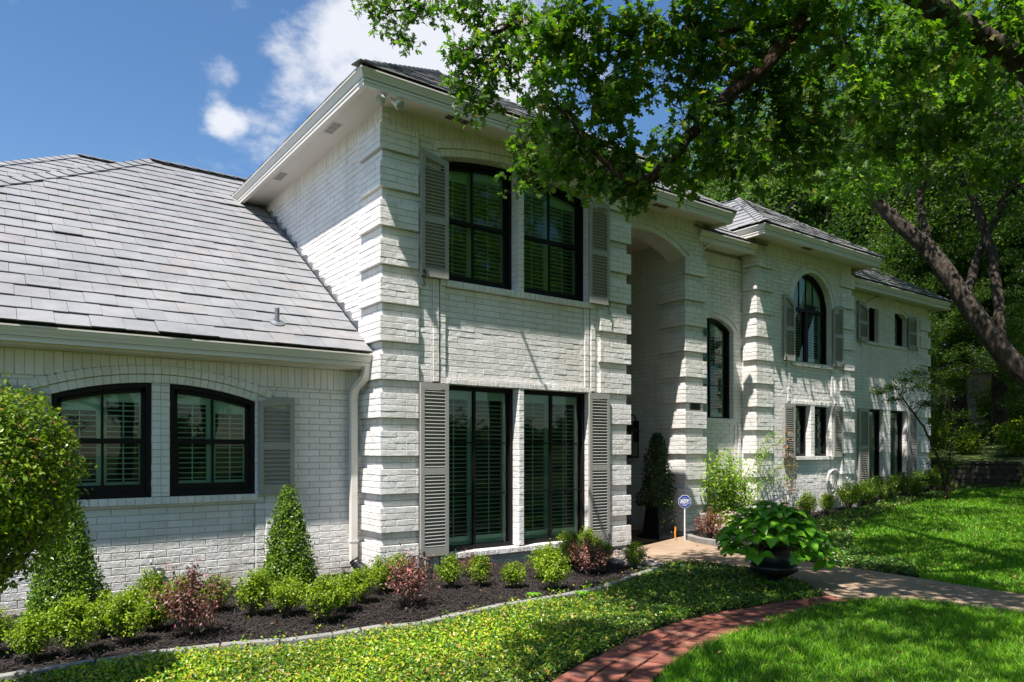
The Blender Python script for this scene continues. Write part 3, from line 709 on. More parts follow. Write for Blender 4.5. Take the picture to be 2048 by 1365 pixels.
    if bl:
        yb=yf+.125
        half=[(a,xm),(xm,b)] if (b-a)>0.6 else [(a,b)]
        fr=MB()
        for (p,q) in half:
            H=min(zt(p+.02),zt(q-.02))-fw-0.01
            st=0.05
            bx(fr,p,yb,z0+.02,p+st,yb+.03,H); bx(fr,q-st,yb,z0+.02,q,yb+.03,H); bx(fr,p+st,yb,z0+.02,q-st,yb+.03,z0+.17); bx(fr,p+st,yb,H-.11,q-st,yb+.03,H)
            z=z0+.20; L=q-p-2*st
            global NBL
            while z<H-.13:
                me=blind_mesh(round(L,3))
                if NBL<300:
                    o=bpy.data.objects.new('blind_slat',me); COL.objects.link(o); o.parent=w; o.location=((p+q)/2-ox,yb+.015-oy,z-oz); o.rotation_euler=(R(BT),0,0); NBL+=1
                else: extra_bl.append(((p+q)/2,yb+.015,z,L))
                z+=0.0585
            m=MB(); bx(m,(p+q)/2-.006,yb-.022,z0+.17,(p+q)/2+.006,yb-.012,H-.12); m.obj('tilt_rod',M['blind'],w)
        bx(fr,a,yb+.002,min(zt(a+.02),zt(b-.02))-fw-0.012,b,yb+.028,max(zt(xm),zt(b-.02),zt(a+.02))-fw+.01)
        fr.obj('blind_frame',M['blind'],w)
    return w
NBL=0; extra_bl=[]; _bm={}; BT=-4
def blind_mesh(L):
    if L not in _bm:
        m=MB(); m.box(-L/2,-.028,-.0045,L/2,.028,.0045); _bm[L]=m.me('blind_slat'); _bm[L].materials.append(M['blind'])
    return _bm[L]
c_=lambda z: (lambda x: z)
NB=0
win(4.92,6.215,3.77,uTop,8.50,'dh',label='upper left window of the main block, double hung under the arch')
win(6.31,7.61,3.77,uTop,8.50,'dh',label='upper right window of the main block, double hung under the arch')
win(4.92,6.215,0.115,c_(2.378),8.47,'case',label='tall lower left window of the main block')
win(6.31,7.61,0.115,c_(2.378),8.47,'case',label='tall lower right window of the main block')
win(0.575,1.524,0.972,wTop,8.925,'dh',label='left arched window of the garage wing')
win(1.711,2.665,0.972,wTop,8.925,'dh',label='right arched window of the garage wing')
win(11.38,12.58,2.12,bTop,9.50,'case',label='tall narrow arched window beside the porch pillar')
cTop=lambda x: 4.66+math.sqrt(max(.78**2-(x-CX)**2,0.0)) 
win(CX-.78,CX+.78,3.42,lambda x: max(cTop(x),4.68),9.20,'arch',label='large round-topped window of the projecting bay')
win(14.17,14.90,1.36,c_(2.5),9.20,'lead',label='left diamond-leaded window of the bay')
win(15.05,15.74,1.36,c_(2.5),9.20,'lead',label='right diamond-leaded window of the bay')
win(18.08,18.72,4.27,lambda x: min(5.16,dTop(x)+.05),9.61,'lead',label='left small leaded window of the far wing')
win(19.57,20.20,4.27,lambda x: min(5.2,dTop(x)+.02),9.61,'lead',label='right small leaded window of the far wing')
win(18.10,18.98,0.60,c_(2.54),9.61,'plain',label='left tall window of the far wing')
win(19.33,20.20,0.60,c_(2.54),9.61,'plain',label='right tall window of the far wing')
if extra_bl:
    m=MB()
    for x,y,z,L in extra_bl: m.box(x-L/2,y-.028,z-.0045,x+L/2,y+.028,z+.0045)
    tag(m.obj('blind_slats',M['blind'],house),kind='stuff')
# dim curtains a little behind the blinds so the rooms are not voids
for b in ((4.4,8.95,0,8.1,8.96,5.7),(-2.1,9.4,0.3,4.0,9.41,2.4),(11.12,9.85,-.2,12.9,9.86,5.2),(13.2,9.55,-.2,16.4,9.56,5.7),(16.8,9.95,0.1,21.2,9.96,5.3)):
    obj_box('curtain',b,M['room_wall'],house)

# ------------------------------------------------------------------ shutters
NSL=0; _sm={}
def slat_mesh(L):
    if L not in _sm:
        m=MB(); m.box(-L/2,-.021,-.0042,L/2,.021,.0042); _sm[L]=m.me('slat'); _sm[L].materials.append(M['taupe'])
    return _sm[L]
def shutter(x0,x1,z0,top,yw,label,objs=True,rails=(0.5,),hook=1,st=0.055,pitch=0.0452):
    """yw = wall face; the shutter lies open against it"""
    global NSL
    yb=yw-0.006; yf=yb-0.038
    s=empty('shutter',((x0+x1)/2,yb,z0),parent=house); s['label']=label
    ox,oy,oz=(x0+x1)/2,yb,z0
    f=MB(); bx=lambda m,a,b,c,d,e,ff: m.box(a-ox,b-oy,c-oz,d-ox,e-oy,ff-oz)
    bx(f,x0,yf,z0,x0+st,yb,top(x0+st/2)-.002); bx(f,x1-st,yf,z0,x1,yb,top(x1-st/2)-.002)
    H=top((x0+x1)/2)-z0; zr=[]
    bx(f,x0+st,yf+.002,z0,x1-st,yb-.001,z0+.115); zr.append((z0,z0+.115))
    for q in rails:
        zc=z0+H*q; bx(f,x0+st,yf+.002,zc-.045,x1-st,yb-.001,zc+.045); zr.append((zc-.045,zc+.045))
    xs=np.linspace(x0,x1,9)
    for a,b in zip(xs[:-1],xs[1:]):
        za=min(top(a),top(b)); V=[]
        for (xx,zz) in ((a,top(a)-.085),(b,top(b)-.085),(b,top(b)),(a,top(a))):
            V+= [(xx-ox,yf-.001-oy,zz-oz),(xx-ox,yb-.0005-oy,zz-oz)]
        f.add(V,np.array([[0,2,4,6],[1,7,5,3],[0,1,3,2],[4,5,7,6]]))
    bx(f,x0+st-.002,yb-.006,z0+.1,x1-st+.002,yb-.002,z0+H-.09-abs(top(x0)-top(x1)))
    f.obj('shutter_frame',M['taupe'],s)
    zr.sort(); z=zr[0][1]+.022; L=round(x1-x0-2*st-.002,3); j=MB(); zmax=min(top(x0+st),top(x1-st))-.085
    segs=[zr[0][1]]+[v for a in zr[1:] for v in a]+[zmax]
    for a,b in zip(segs[0::2],segs[1::2]):
        n=int((b-a)/pitch); p=(b-a)/n
        for i in range(n):
            z=a+(i+.5)*p
            if objs and NSL<300:
                o=bpy.data.objects.new('slat',slat_mesh(L)); COL.objects.link(o); o.parent=s; o.location=(0,yf+.019-oy,z-oz); o.rotation_euler=(R(38),0,0); NSL+=1
            else:
                m=Matrix.Rotation(R(38),3,'X'); V=np.array([[xx,yy,zz] for xx in (-L/2,L/2) for yy in (-.021,.021) for zz in (-.0042,.0042)])@np.array(m.transposed())+np.array([0,yf+.019-oy,z-oz]); j.add(V,BOXF)
    if j.n: tag(j.obj('louvres',M['taupe'],s),kind='stuff')
    if hook:
        hx=(x0+.03) if hook<0 else (x1-.03)
        m=MB(); t=np.linspace(0,1,22); P=[]
        for q in t:
            a=q*2*math.pi
            if q<0.3: an=math.pi*1.5*(1-q/0.3)+math.pi/2; P.append((0.012+0.022*math.cos(an),-.05,0.055+0.022*math.sin(an)))
            elif q<0.7: k=(q-.3)/.4; P.append((0.012+.02*math.sin(k*math.pi*2)*.6-.012*k,-.052,0.033-k*.13+.044*(1-k)*0))
            else: an=math.pi/2-math.pi*1.5*((q-.7)/.3); P.append((-.004+0.024*math.cos(an)-.0,-.05,-.115+0.0*0+0.024*math.sin(an)-.005))
        tube(m,[(hx-ox+p[0],yb+p[1]+.0-oy,p[2]) for p in P],[0.006]*22,6)
        m.box(hx-ox-.004,-.05,-.02,hx-ox+.004,.006,-.006)
        m.obj('shutter_hook',M['iron'],s)
    return s
YA=8.27
shutter(4.575,4.985,3.76,lambda x: 5.40-(x-4.575)*0.20-((x-4.575)/0.41)**2*0.01,8.27,'louvred shutter left of the upper main windows',hook=-1,rails=(0.47,))
shutter(7.50,7.92,3.76,lambda x: 5.30+(x-7.50)*0.16-0.05*((x-7.71)/0.21)**2,8.27,'louvred shutter right of the upper main windows',hook=1,rails=(0.5,))
shutter(4.565,4.985,0.11,c_(2.375),8.27,'tall louvred shutter left of the lower main windows',hook=-1,rails=(0.49,))
shutter(7.50,7.92,0.12,c_(2.375),8.27,'tall louvred shutter right of the lower main windows',hook=1,rails=(0.49,))
shutter(2.69,3.12,0.965,lambda x: 2.085+(x-2.69)*0.26-((x-2.69)/.43)**2*.05,8.88,'louvred shutter right of the garage wing windows',hook=1,rails=(0.5,),pitch=0.0495)
shutter(0.115,0.55,0.965,lambda x: 2.145-(x-0.115)*0.05-((x-.2)/.43)**2*.06,8.88,'louvred shutter left of the garage wing windows, half behind the round bush',hook=0,rails=(0.5,),pitch=0.0495)
shutter(13.80,14.19,3.42,lambda x: 4.83-(x-13.80)**2*1.2,9.045,'louvred shutter left of the round-topped window',hook=-1)
shutter(15.72,16.14,3.42,lambda x: 4.70+.13*math.sin((x-15.72)/.42*2.2),9.045,'louvred shutter right of the round-topped window',hook=1)
shutter(13.80,14.19,1.33,c_(2.5),9.045,'short louvred shutter left of the leaded bay windows',hook=-1,rails=(0.42,))
shutter(15.74,16.13,1.33,c_(2.5),9.045,'short louvred shutter right of the leaded bay windows',hook=1,rails=(0.42,))
shutter(17.62,18.08,4.22,lambda x: 5.22-(x-17.62)**2*.8,9.47,'shutter left of the small far wing windows',False,hook=-1)
shutter(20.2,20.66,4.22,lambda x: 5.13-(x-20.66)**2*.3,9.47,'shutter right of the small far wing windows',False,hook=1)
shutter(17.64,18.10,0.58,c_(2.54),9.47,'tall shutter left of the lower far wing windows',False,hook=0)
shutter(20.2,20.66,0.58,c_(2.54),9.47,'tall shutter right of the lower far wing windows',False,hook=0)
# ------------------------------------------------------------------ eaves: gutter, fascia, soffit
GP=[(0.0,0.0),(0.0,-0.016),(0.014,-0.022),(0.016,-0.045),(0.034,-0.078),(0.040,-0.100),(0.115,-0.112),(0.115,-0.004),(0.105,-0.004),(0.105,-0.095),(0.05,-0.088),(0.026,-0.045),(0.018,-0.004)]
def run_profile(m,prof,p0,p1,out,m0,m1,zt):
    p0=np.array(p0,float);p1=np.array(p1,float); d=(p1-p0)/np.linalg.norm(p1-p0); out=np.array(out,float)
    V=[]
    for (o,z) in prof:
        for (p,mm,sg) in ((p0,m0,1),(p1,m1,-1)):
            q=p-out*o+d*(o*mm*sg); V.append((q[0],q[1],zt+z))
    n=len(prof); F=[[2*i,2*((i+1)%n),2*((i+1)%n)+1,2*i+1] for i in range(n)]
    m.add(V,[np.array(F),np.array([[2*i for i in range(n)][::-1]]),np.array([[2*i+1 for i in range(n)]])])
def eave(p0,p1,out,zt,over,m0=0,m1=0,soff=True,sdrop=-0.135,fdrop=-0.19):
    g_=MB(); run_profile(g_,GP,p0,p1,out,m0,m1,zt); g_.obj('gutter',M['trim'],house)
    f_=MB(); run_profile(f_,[(0.045,-0.113),(0.045,fdrop+.05),(0.055,fdrop+.045),(0.055,fdrop),(0.12,fdrop),(0.12,-0.05),(0.117,-0.05),(0.117,-0.113)],p0,p1,out,m0,m1,zt); f_.obj('fascia',M['trim'],house)
    if soff:
        s_=MB(); run_profile(s_,[(0.12,sdrop),(0.12,sdrop+0.012),(over+0.05,sdrop+0.012),(over+0.05,sdrop)],p0,p1,out,m0,m1,zt); s_.obj('soffit',M['soffit'],house)
        k_=MB(); run_profile(k_,[(0.119,sdrop+.0125),(0.119,0.02),(over+.12,0.05),(over+.12,sdrop+.0125)],p0,p1,out,m0,m1,zt); k_.obj('eave_board',M['trim'],house)
        t_=MB(); run_profile(t_,[(over-0.035,sdrop-.001),(over-0.035,sdrop-.05),(over+0.03,sdrop-.05),(over+0.03,sdrop-.001)],p0,p1,out,0,0,zt); 
EZ=5.965
eave((3.54,13.3),(3.54,7.80),(-1,0),EZ,0.52,0,1); eave((3.54,7.80),(8.50,7.80),(0,-1),EZ,0.52,1,0)
eave((8.50,7.80),(8.50,8.52),(1,0),EZ,0.12,0,0,False)
eave((8.50,8.52),(11.50,8.52),(0,-1),EZ,0.53,0,1); eave((11.50,8.52),(11.50,9.9),(1,0),EZ,0.35,1,0)
eave((11.0,8.93),(12.75,8.93),(0,-1),5.68,0.47,0,0)
eave((12.39,9.55),(12.39,8.52),(-1,0),EZ,0.5,0,1); eave((12.39,8.52),(17.0,8.52),(0,-1),EZ,0.55,1,1); eave((17.0,8.52),(17.0,9.9),(1,0),EZ,0.4,1,0)
eave((16.5,9.05),(21.85,9.05),(0,-1),5.60,0.45,0,1); eave((21.85,9.05),(21.85,12.5),(1,0),5.60,0.4,1,0)
eave((-3.2,8.47),(4.0,8.47),(0,-1),2.715,0.43,1,0,True,-0.18,-0.155)
# soffit vents
def vent(cx,cy,z,ang):
    v=empty('soffit_vent',(cx,cy,z),ang,house)
    m=MB(); m.box(-.19,-.075,-.004,.19,.075,-.001); m.obj('vent_plate',M['soffit'],v)
    for i in (-1,0,1):
        m=MB(); m.box(i*.12-.052,-.058,-.007,i*.12+.052,.058,-.0045); m.obj('vent_screen',simple_dark,v)
simple_dark=simple('dark_vent_screen',(0.10,0.085,0.075),0.8)
simple_grey=simple('grey_vent_screen',(0.32,0.30,0.28),0.8)
vent(5.02,8.07,EZ-0.135,0.0); sd=simple_dark; simple_dark=simple_grey; vent(3.80,9.28,EZ-0.135,R(90)); vent(3.80,11.4,EZ-0.135,R(90)); simple_dark=sd; vent(9.7,8.80,EZ-0.135,0.0); vent(14.3,8.80,EZ-0.135,0.0)
# downspout at the inner corner
m=MB()
dp=smooth_poly([(3.97,8.57,2.60),(3.97,8.58,2.52),(3.955,8.62,2.42),(3.91,8.76,2.31),(3.893,8.81,2.20),(3.893,8.815,2.05),(3.893,8.815,1.2),(3.893,8.815,0.02)],5)
V=[];F=[]
for i,p in enumerate(dp):
    d=dp[min(i+1,len(dp)-1)]-dp[max(i-1,0)]; d/=np.linalg.norm(d); ax=np.array([1.,0,0]); ay=np.cross(d,ax); ay/=np.linalg.norm(ay)
    for (a,b) in ((-1,-1),(1,-1),(1,1),(-1,1)): V.append(p+ax*a*.046+ay*b*.036)
for i in range(len(dp)-1):
    for k in range(4): F.append([i*4+k,i*4+(k+1)%4,(i+1)*4+(k+1)%4,(i+1)*4+k])
m.add(V,np.array(F)); ds=m.obj('downspout',M['trim'],house); md=ds.modifiers.new('b','BEVEL'); md.width=.006; md.segments=2
m=MB(); m.box(3.84,8.775,0.30,3.946,8.87,0.325); m.obj('strap',M['trim'],ds)
m=MB(); tube(m,smooth_poly([(3.89,8.79,0.07),(3.92,8.74,0.0),(3.97,8.64,-0.07),(3.985,8.60,-0.15),(3.99,8.58,-0.35)],5),[0.066+0.007*(i%2) for i in range(21)],12)
tag(m.obj('drain_pipe',M['rubber']),'black corrugated drain pipe under the white downspout','pipe')
# small downspout elbow at the link wall gutter
m=MB(); tube(m,smooth_poly([(11.36,8.97,5.6),(11.36,9.05,5.5),(11.27,9.3,5.35)],4),0.04,8); m.obj('downspout',M['trim'],house)

# ------------------------------------------------------------------ slate roofs
def clip(poly,a,b):   # keep left of line a->b, poly list of 2D
    out=[]; n=len(poly)
    def sd(p): return (b[0]-a[0])*(p[1]-a[1])-(b[1]-a[1])*(p[0]-a[0])
    for i in range(n):
        p,q=poly[i],poly[(i+1)%n]; sp,sq=sd(p),sd(q)
        if sp>=0: out.append(p)
        if (sp>=0)!=(sq>=0):
            t=sp/(sp-sq); out.append((p[0]+t*(q[0]-p[0]),p[1]+t*(q[1]-p[1])))
    return out
SL=[]
TW,EX=0.312,0.287
def roof(O,U,outw,poly,label=None,lap=0.045,slope=0.68,cand=False,lift=0.019):
    """O: point on the eave; U: along the eave; outw: horizontal outward; poly: convex, CCW in (u,v) with v up the slope"""
    v0_=0.045 if cand else 0.095; poly=[(u,v if v>0 else v0_) for u,v in poly]; O=np.array(O,float);U=np.array(U,float); L=math.hypot(1,slope); Vd=np.array([-outw[0]/L,-outw[1]/L,slope/L]); Nn=np.cross(U,Vd); 
    if Nn[2]<0: Nn=-Nn
    W=lambda u,v,n: O+U*u+Vd*v+Nn*n
    m=MB(); m.add([W(u,v,-0.004) for u,v in poly],np.array([list(range(len(poly)))])); base=m.obj('roof',M['lead'],house)
    if label: base['label']=label
    us=[p[0] for p in poly]; vs=[p[1] for p in poly]; Vv=[];Ff={}
    tiles=[]
    r=-1; 
    j0=0
    v=0.012 if cand else 0.065
    while v<max(vs):
        off=(TW/2 if j0%2 else 0)+rng.normal(0,0.012)
        i=math.floor((min(us)-off)/TW)
        while off+i*TW<max(us):
            a=off+i*TW+.002; b=off+(i+1)*TW-.002; dv=rng.normal(0,0.004)
            q=[(a,v+dv),(b,v+dv+rng.normal(0,.002)),(b,v+EX+lap),(a,v+EX+lap)]; full=True
            c=q
            for k in range(len(poly)):
                p0,p1=poly[k],poly[(k+1)%len(poly)]
                if k==0: p0=(p0[0],p0[1]-.04);p1=(p1[0],p1[1]-.04)
                c2=clip(c,p0,p1)
                if len(c2)<3: c=[];break
                c=c2
            if len(c)>=3: tiles.append((c,c==q,v,rng.normal(0,0.003)+(0.007 if rng.random()<.06 else 0)))
            i+=1
        v+=EX; j0+=1
    bd=MB(); objs=[]
    for c,full,v0,jn in tiles:
        ce=np.mean(c,axis=0); P=W(ce[0],ce[1],0); d=P-CAM; s_=d[0]*.5906+d[1]*.807; px=1024+1446*(d[0]*.807-d[1]*.5906)/s_; py=900-1446*d[2]/s_
        if cand and full and -40<px<740: objs.append((np.linalg.norm(d),c,v0,jn))
        else: tile_geo(bd,W,c,v0,jn,lift)
    objs.sort(key=lambda t:t[0])
    for k,(dd,c,v0,jn) in enumerate(objs):
        if k<CAP[0]:
            me=tile_proto(random.randrange(6)); o=bpy.data.objects.new('slate',me); COL.objects.link(o); o.parent=base
            P=W(c[0][0],v0,jn); mt=Matrix(((U[0],Vd[0],Nn[0],P[0]),(U[1],Vd[1],Nn[1],P[1]),(U[2],Vd[2],Nn[2],P[2]),(0,0,0,1))); o.matrix_local=mt
        else: tile_geo(bd,W,c,v0,jn,lift)
    CAP[0]=max(0,CAP[0]-len(objs))
    if bd.n: tag(bd.obj('slates',M['slate'],base),kind='stuff')
    return base
CAP=[300]
def tile_geo(bd,W,c,v0,jn,lift):
    h=lambda v: 0.004+lift+0.006-(lift)*(v-v0)/(EX+.045)
    n=len(c); V=[W(u,v,h(v)+jn) for u,v in c]+[W(u,v,h(v)+jn-0.012) for u,v in c]
    bd.add(V,[np.array([list(range(n))]),np.array([[n+i,n+(i+1)%n,(i+1)%n,i] for i in range(n)])])
_tp={}
def tile_proto(k):
    if k not in _tp:
        b=MB(); W=lambda u,v,n: np.array([u,v,n]); w=TW-.004
        e=[rng.normal(0,.003) for _ in range(5)]
        tile_geo(b,W,[(0,e[0]),(w*.5,e[1]*.5-.001),(w,e[2]),(w,EX+.045),(0,EX+.045)],0,0,0.019)
        _tp[k]=b.me('slate'); _tp[k].materials.append(M['slate'])
    return _tp[k]
def caps(p0,p1,parent=None,w=0.16,step=0.235,kind=None):
    """overlapping ridge slates along a hip or ridge, lower end p0"""
    p0=np.array(p0,float);p1=np.array(p1,float); L=np.linalg.norm(p1-p0); d=(p1-p0)/L; side=np.cross(d,[0,0,1.]); side/=np.linalg.norm(side); up=np.cross(side,d)
    n=int(L/step)
    for i in range(n):
        a=p0+d*(i*step); m=MB()
        for sg in (1,-1):
            V=[]
            for (t,l) in ((0,0.048),(step+.06,0.026)):
                c=a+d*t+up*l; e=c+side*sg*w-up*(w*0.42)
                V+=[c,e,c-up*.012,e-up*.012]
            m.add(V,np.array([[0,1,5,4],[2,6,7,3],[0,2,3,1],[1,3,7,5]]))
        me=m.me('ridge_slate'); me.transform(Matrix.Translation(-Vector(a))); me.materials.append(M['slate'])
        o=bpy.data.objects.new('ridge_slate',me); COL.objects.link(o); o.location=a; o.parent=house
LS=math.hypot(1,.68)
wy=14.27-8.47
rw=roof((-3.2,8.47,2.73),(1,0,0),(0,-1),[(0,0),(7.2,0),(7.2,wy*LS),(5.6,wy*LS)],'front slope of the garage wing roof',cand=True)
# left hip slope of the wing
roof((-3.2,17.0,2.73),(0,-1,0),(-1,0),[(0,0),(8.53,0),(8.53-5.8,5.8*LS),(0,5.8*LS)])
caps((-3.2,8.47,2.74),(2.41,14.27,6.675)); caps((2.41,14.27,6.69),(9.0,14.27,6.69))
# second roof behind, with its own hip
o2=(19.75-13.5)
roof((-6.0,13.5,4.16),(1,0,0),(0,-1),[(1.55,0),(14,0),(14,o2*LS),(7.8,o2*LS)],'rear roof slope above the garage wing')
caps((-4.45,13.5,4.17),(1.80,19.75,8.415)); caps((1.8,19.75,8.43),(8,19.75,8.43)); caps((4.5,16.0,6.9),(5.6,14.9,7.0))
m=MB(); m.add([(-4.4,13.5,4.16),(1.8,19.75,8.40),(1.8,26,4.2),(-4.4,26,4.2)],np.array([[0,1,2,3]])); m.obj('roof',M['slate'],house)
m=MB(); m.add([(2.41,14.27,6.67),(9,14.27,6.67),(9,20,2.8),(2.41,20,2.8)],np.array([[0,1,2,3]])); m.obj('roof',M['slate'],house)
# main block hip roof
hw=2.48
roof((3.54,7.80,EZ+.01),(1,0,0),(0,-1),[(0,0),(4.96,0),(hw,hw*LS)],'small front hip of the main block roof')
roof((3.54,16.5,EZ+.01),(0,-1,0),(-1,0),[(0,0),(8.7,0),(8.7-hw,hw*LS),(0,hw*LS)])
roof((8.50,7.80,EZ+.01),(0,1,0),(1,0),[(0,0),(8.7,0),(8.7,hw*LS),(hw,hw*LS)])
caps((3.54,7.80,EZ+.02),(6.02,10.28,EZ+.02+.68*hw),w=.12); caps((8.5,7.8,EZ+.02),(6.02,10.28,EZ+.02+.68*hw),w=.12); caps((6.02,10.28,EZ+.03+.68*hw),(6.02,16,EZ+.03+.68*hw),w=.12)
# porch roof
roof((8.50,8.52,EZ+.01),(1,0,0),(0,-1),[(0,0),(3.0,0),(1.2,1.8*LS),(0,1.8*LS)],'porch roof')
roof((11.5,8.52,EZ+.01),(0,1,0),(1,0),[(0,0),(6,0),(6,1.8*LS),(1.8,1.8*LS)])
caps((11.5,8.52,EZ+.02),(9.7,10.32,EZ+.02+.68*1.8),w=.12)
# link roof, bay roof, far roof
roof((10.9,8.93,5.69),(1,0,0),(0,-1),[(0,0),(2.3,0),(4.6,2.6*LS),(0,2.6*LS)],'link roof behind the porch')
roof((12.39,14.5,EZ+.01),(0,-1,0),(-1,0),[(0,0),(5.98,0),(5.98-2.36,2.36*LS),(0,2.36*LS)],'sunlit side slope of the bay roof')
roof((12.39,8.52,EZ+.01),(1,0,0),(0,-1),[(0,0),(4.61,0),(2.36,2.3*LS)],'front hip of the bay roof')
roof((17.0,8.52,EZ+.01),(0,1,0),(1,0),[(0,0),(5,0),(5,2.3*LS),(2.3,2.3*LS)])
caps((12.39,8.52,EZ+.02),(14.75,10.88,EZ+.02+.68*2.36),w=.12); caps((17.0,8.52,EZ+.02),(14.72,10.84,EZ+.02+.68*2.3),w=.12); caps((14.73,10.9,EZ+.03+.68*2.34),(14.73,14.5,EZ+.03+.68*2.34),w=.12)
roof((16.4,9.05,5.61),(1,0,0),(0,-1),[(0,0),(5.45,0),(2.6,2.85*LS),(0,2.85*LS)],'far wing roof')
roof((21.85,9.05,5.61),(0,1,0),(1,0),[(0,0),(6,0),(6,2.85*LS),(2.85,2.85*LS)])
caps((21.85,9.05,5.62),(19.0,11.9,5.62+.68*2.85),w=.12)
# stepped flashing between wing roof and side wall
for i in range(17):
    y=8.75+i*0.287*0.827; z=2.73+.68*(y-8.47)
    if y>12.9: break
    m=MB(); V=[(4.0,y,z+.0),(4.0,y+.24,z+.163),(4.0,y+.03,z+.135),(4.018,y,z),(4.018,y+.24,z+.163),(4.018,y+.03,z+.135)]
    V=[(x+ (0.05 if True else 0)-.012,yy,zz+.012) for x,yy,zz in V]
    m.add(V,[np.array([[0,2,1],[3,4,5]]),np.array([[0,1,4,3],[1,2,5,4],[2,0,3,5]])]); m.obj('step_flashing',M['lead'] if i%2 else M['steel'],house)
# vent pipe on the wing roof
vp=empty('vent_pipe',(2.94,8.94,3.05),parent=house)
m=MB(); m.n and 0; tube(m,[(0,0,-.02)]+[(0,0,.01+.0125*i) for i in range(17)],[0.030]+[0.027+.003*(i%2) for i in range(17)],14); m.obj('pipe',M['lead'],vp,True)
m=MB(); V=[];
for a in np.linspace(0,2*math.pi,20,endpoint=False):
    V.append((.075*math.cos(a)*1.2,.075*math.sin(a),.075*math.sin(a)*.68+.03))
V+= [(.04*math.cos(a),.04*math.sin(a),.04*math.sin(a)*.68+.055) for a in np.linspace(0,2*math.pi,20,endpoint=False)]
m.add(V,np.array([[i,(i+1)%20,20+(i+1)%20,20+i] for i in range(20)])); m.obj('flashing_collar',M['lead'],vp)

# put the house empty at its own base
house.location=HB
for ch in list(house.children): ch.location=ch.location-HB
# ------------------------------------------------------------------ ground
def grid_sheet(name,xs,ys,zf,mat_,parent=None,keep=None):
    nx,ny=len(xs),len(ys); V=[(x,y,zf(x,y)) for x in xs for y in ys]
    F=[[i*ny+j,(i+1)*ny+j,(i+1)*ny+j+1,i*ny+j+1] for i in range(nx-1) for j in range(ny-1) if keep is None or keep((xs[i]+xs[i+1])/2,(ys[j]+ys[j+1])/2)]
    m=MB(); m.add(V,np.array(F)); return m.obj(name,mat_,parent,True)
def gh(x,y):   # far hill behind the retaining wall
    z=g(x,y)
    if x>23.2: z=max(z,1.16+0.075*min(x-23.2,60)+0.03*min(max(y-8,0),50))
    return z-0.02
xs=sorted(set([-150,-80,-40,-20,-10]+list(np.arange(-6,36,0.7))+[23.0,23.25,45,60,80,110,160,240,400])); ys=sorted(set([-150,-60,-30,-15]+list(np.arange(-8,24,0.8))+[30,40,60,90,140,250,400]))
tag(grid_sheet('ground',xs,ys,gh,M['forest']),kind='structure')
def strip_sheet(name,A,B,n,off,mat_,k=8):
    """sheet between two curves, following the terrain"""
    A=smooth_poly(A,6);B=smooth_poly(B,6)
    def res(P):
        d=np.r_[0,np.cumsum(np.linalg.norm(np.diff(P[:,:2],axis=0),axis=1))]; t=np.linspace(0,d[-1],n); return np.c_[np.interp(t,d,P[:,0]),np.interp(t,d,P[:,1])]
    A=res(A);B=res(B);V=[]
    for i in range(n):
        for j in range(k+1):
            p=A[i]*(1-j/k)+B[i]*j/k; V.append((p[0],p[1],g(p[0],p[1])+off))
    F=[[i*(k+1)+j,(i+1)*(k+1)+j,(i+1)*(k+1)+j+1,i*(k+1)+j+1] for i in range(n-1) for j in range(k)]
    m=MB(); m.add(V,np.array(F)); o=m.obj(name,mat_,None,True); return tag(o,kind='structure'),A,B
EDGE=[(-1.6,6.55),(-0.6,6.52),(0.1,6.5),(0.45,6.5),(0.99,6.45),(1.46,6.34),(2.03,6.10),(2.4,6.03),(2.9,5.97),(3.15,5.88),(3.43,5.84),(3.99,5.95),(4.63,5.98),(5.62,6.06),(6.33,6.30),(7.25,6.66),(7.7,6.9)]
BACK=[(-1.6,8.98),(0.1,8.98),(2,8.98),(3.9,8.98),(4.05,8.4),(6,8.4),(8.3,8.4),(8.5,8.4)]
mul,EA,EB=strip_sheet('mulch_bed',EDGE,BACK,60,0.03,M['mulch'])
# lawn soil sheets (the blades grow on them)
def inpoly(P,poly):
    P=np.asarray(P); x,y=P[:,0],P[:,1]; r=np.zeros(len(P),bool); n=len(poly)
    for i in range(n):
        x0,y0=poly[i];x1,y1=poly[(i+1)%n]
        c=((y0>y)!=(y1>y))&(x<(x1-x0)*(y-y0)/(y1-y0+1e-12)+x0); r^=c
    return r
def poly_sheet(name,poly,off,mat_,step=0.25):
    from mathutils.geometry import delaunay_2d_cdt
    pts=[Vector(p) for p in poly]; xs_=[p[0] for p in poly]; ys_=[p[1] for p in poly]
    gx,gy=np.meshgrid(np.arange(min(xs_),max(xs_),step),np.arange(min(ys_),max(ys_),step)); Q=np.c_[gx.ravel(),gy.ravel()]; Q=Q[inpoly(Q,poly)]
    n=len(pts); v,e,f,_,_,_=delaunay_2d_cdt(pts+[Vector(q) for q in Q],[],[list(range(n))],1,1e-5)
    V=[(p.x,p.y,g(p.x,p.y)+off) for p in v]; F3=[x for x in f if len(x)==3]
    m=MB(); m.add(V,np.array(F3)); return tag(m.obj(name,mat_,None,True),kind='structure')
WALKN=[(8.5,8.35),(7.95,7.45),(7.80,7.1),(8.15,6.65),(8.35,6.1),(8.3,5.6),(8.11,5.1),(7.75,4.6),(7.55,4.25),(7.9,4.0),(8.15,3.6),(8.3,2.8),(8.35,2.0),(8.3,1.0)]
WALKF=[(10.55,9.0),(10.2,8.55),(9.98,8.2),(9.85,7.63),(9.72,7.0),(9.59,6.34),(9.56,5.7),(9.56,5.25),(9.49,4.36),(9.38,3.6),(9.37,3.1),(9.35,2.0),(9.35,1.0)]
wk=[tuple(p) for p in smooth_poly(WALKN,5)]+[tuple(p) for p in smooth_poly(WALKF,5)[::-1]]
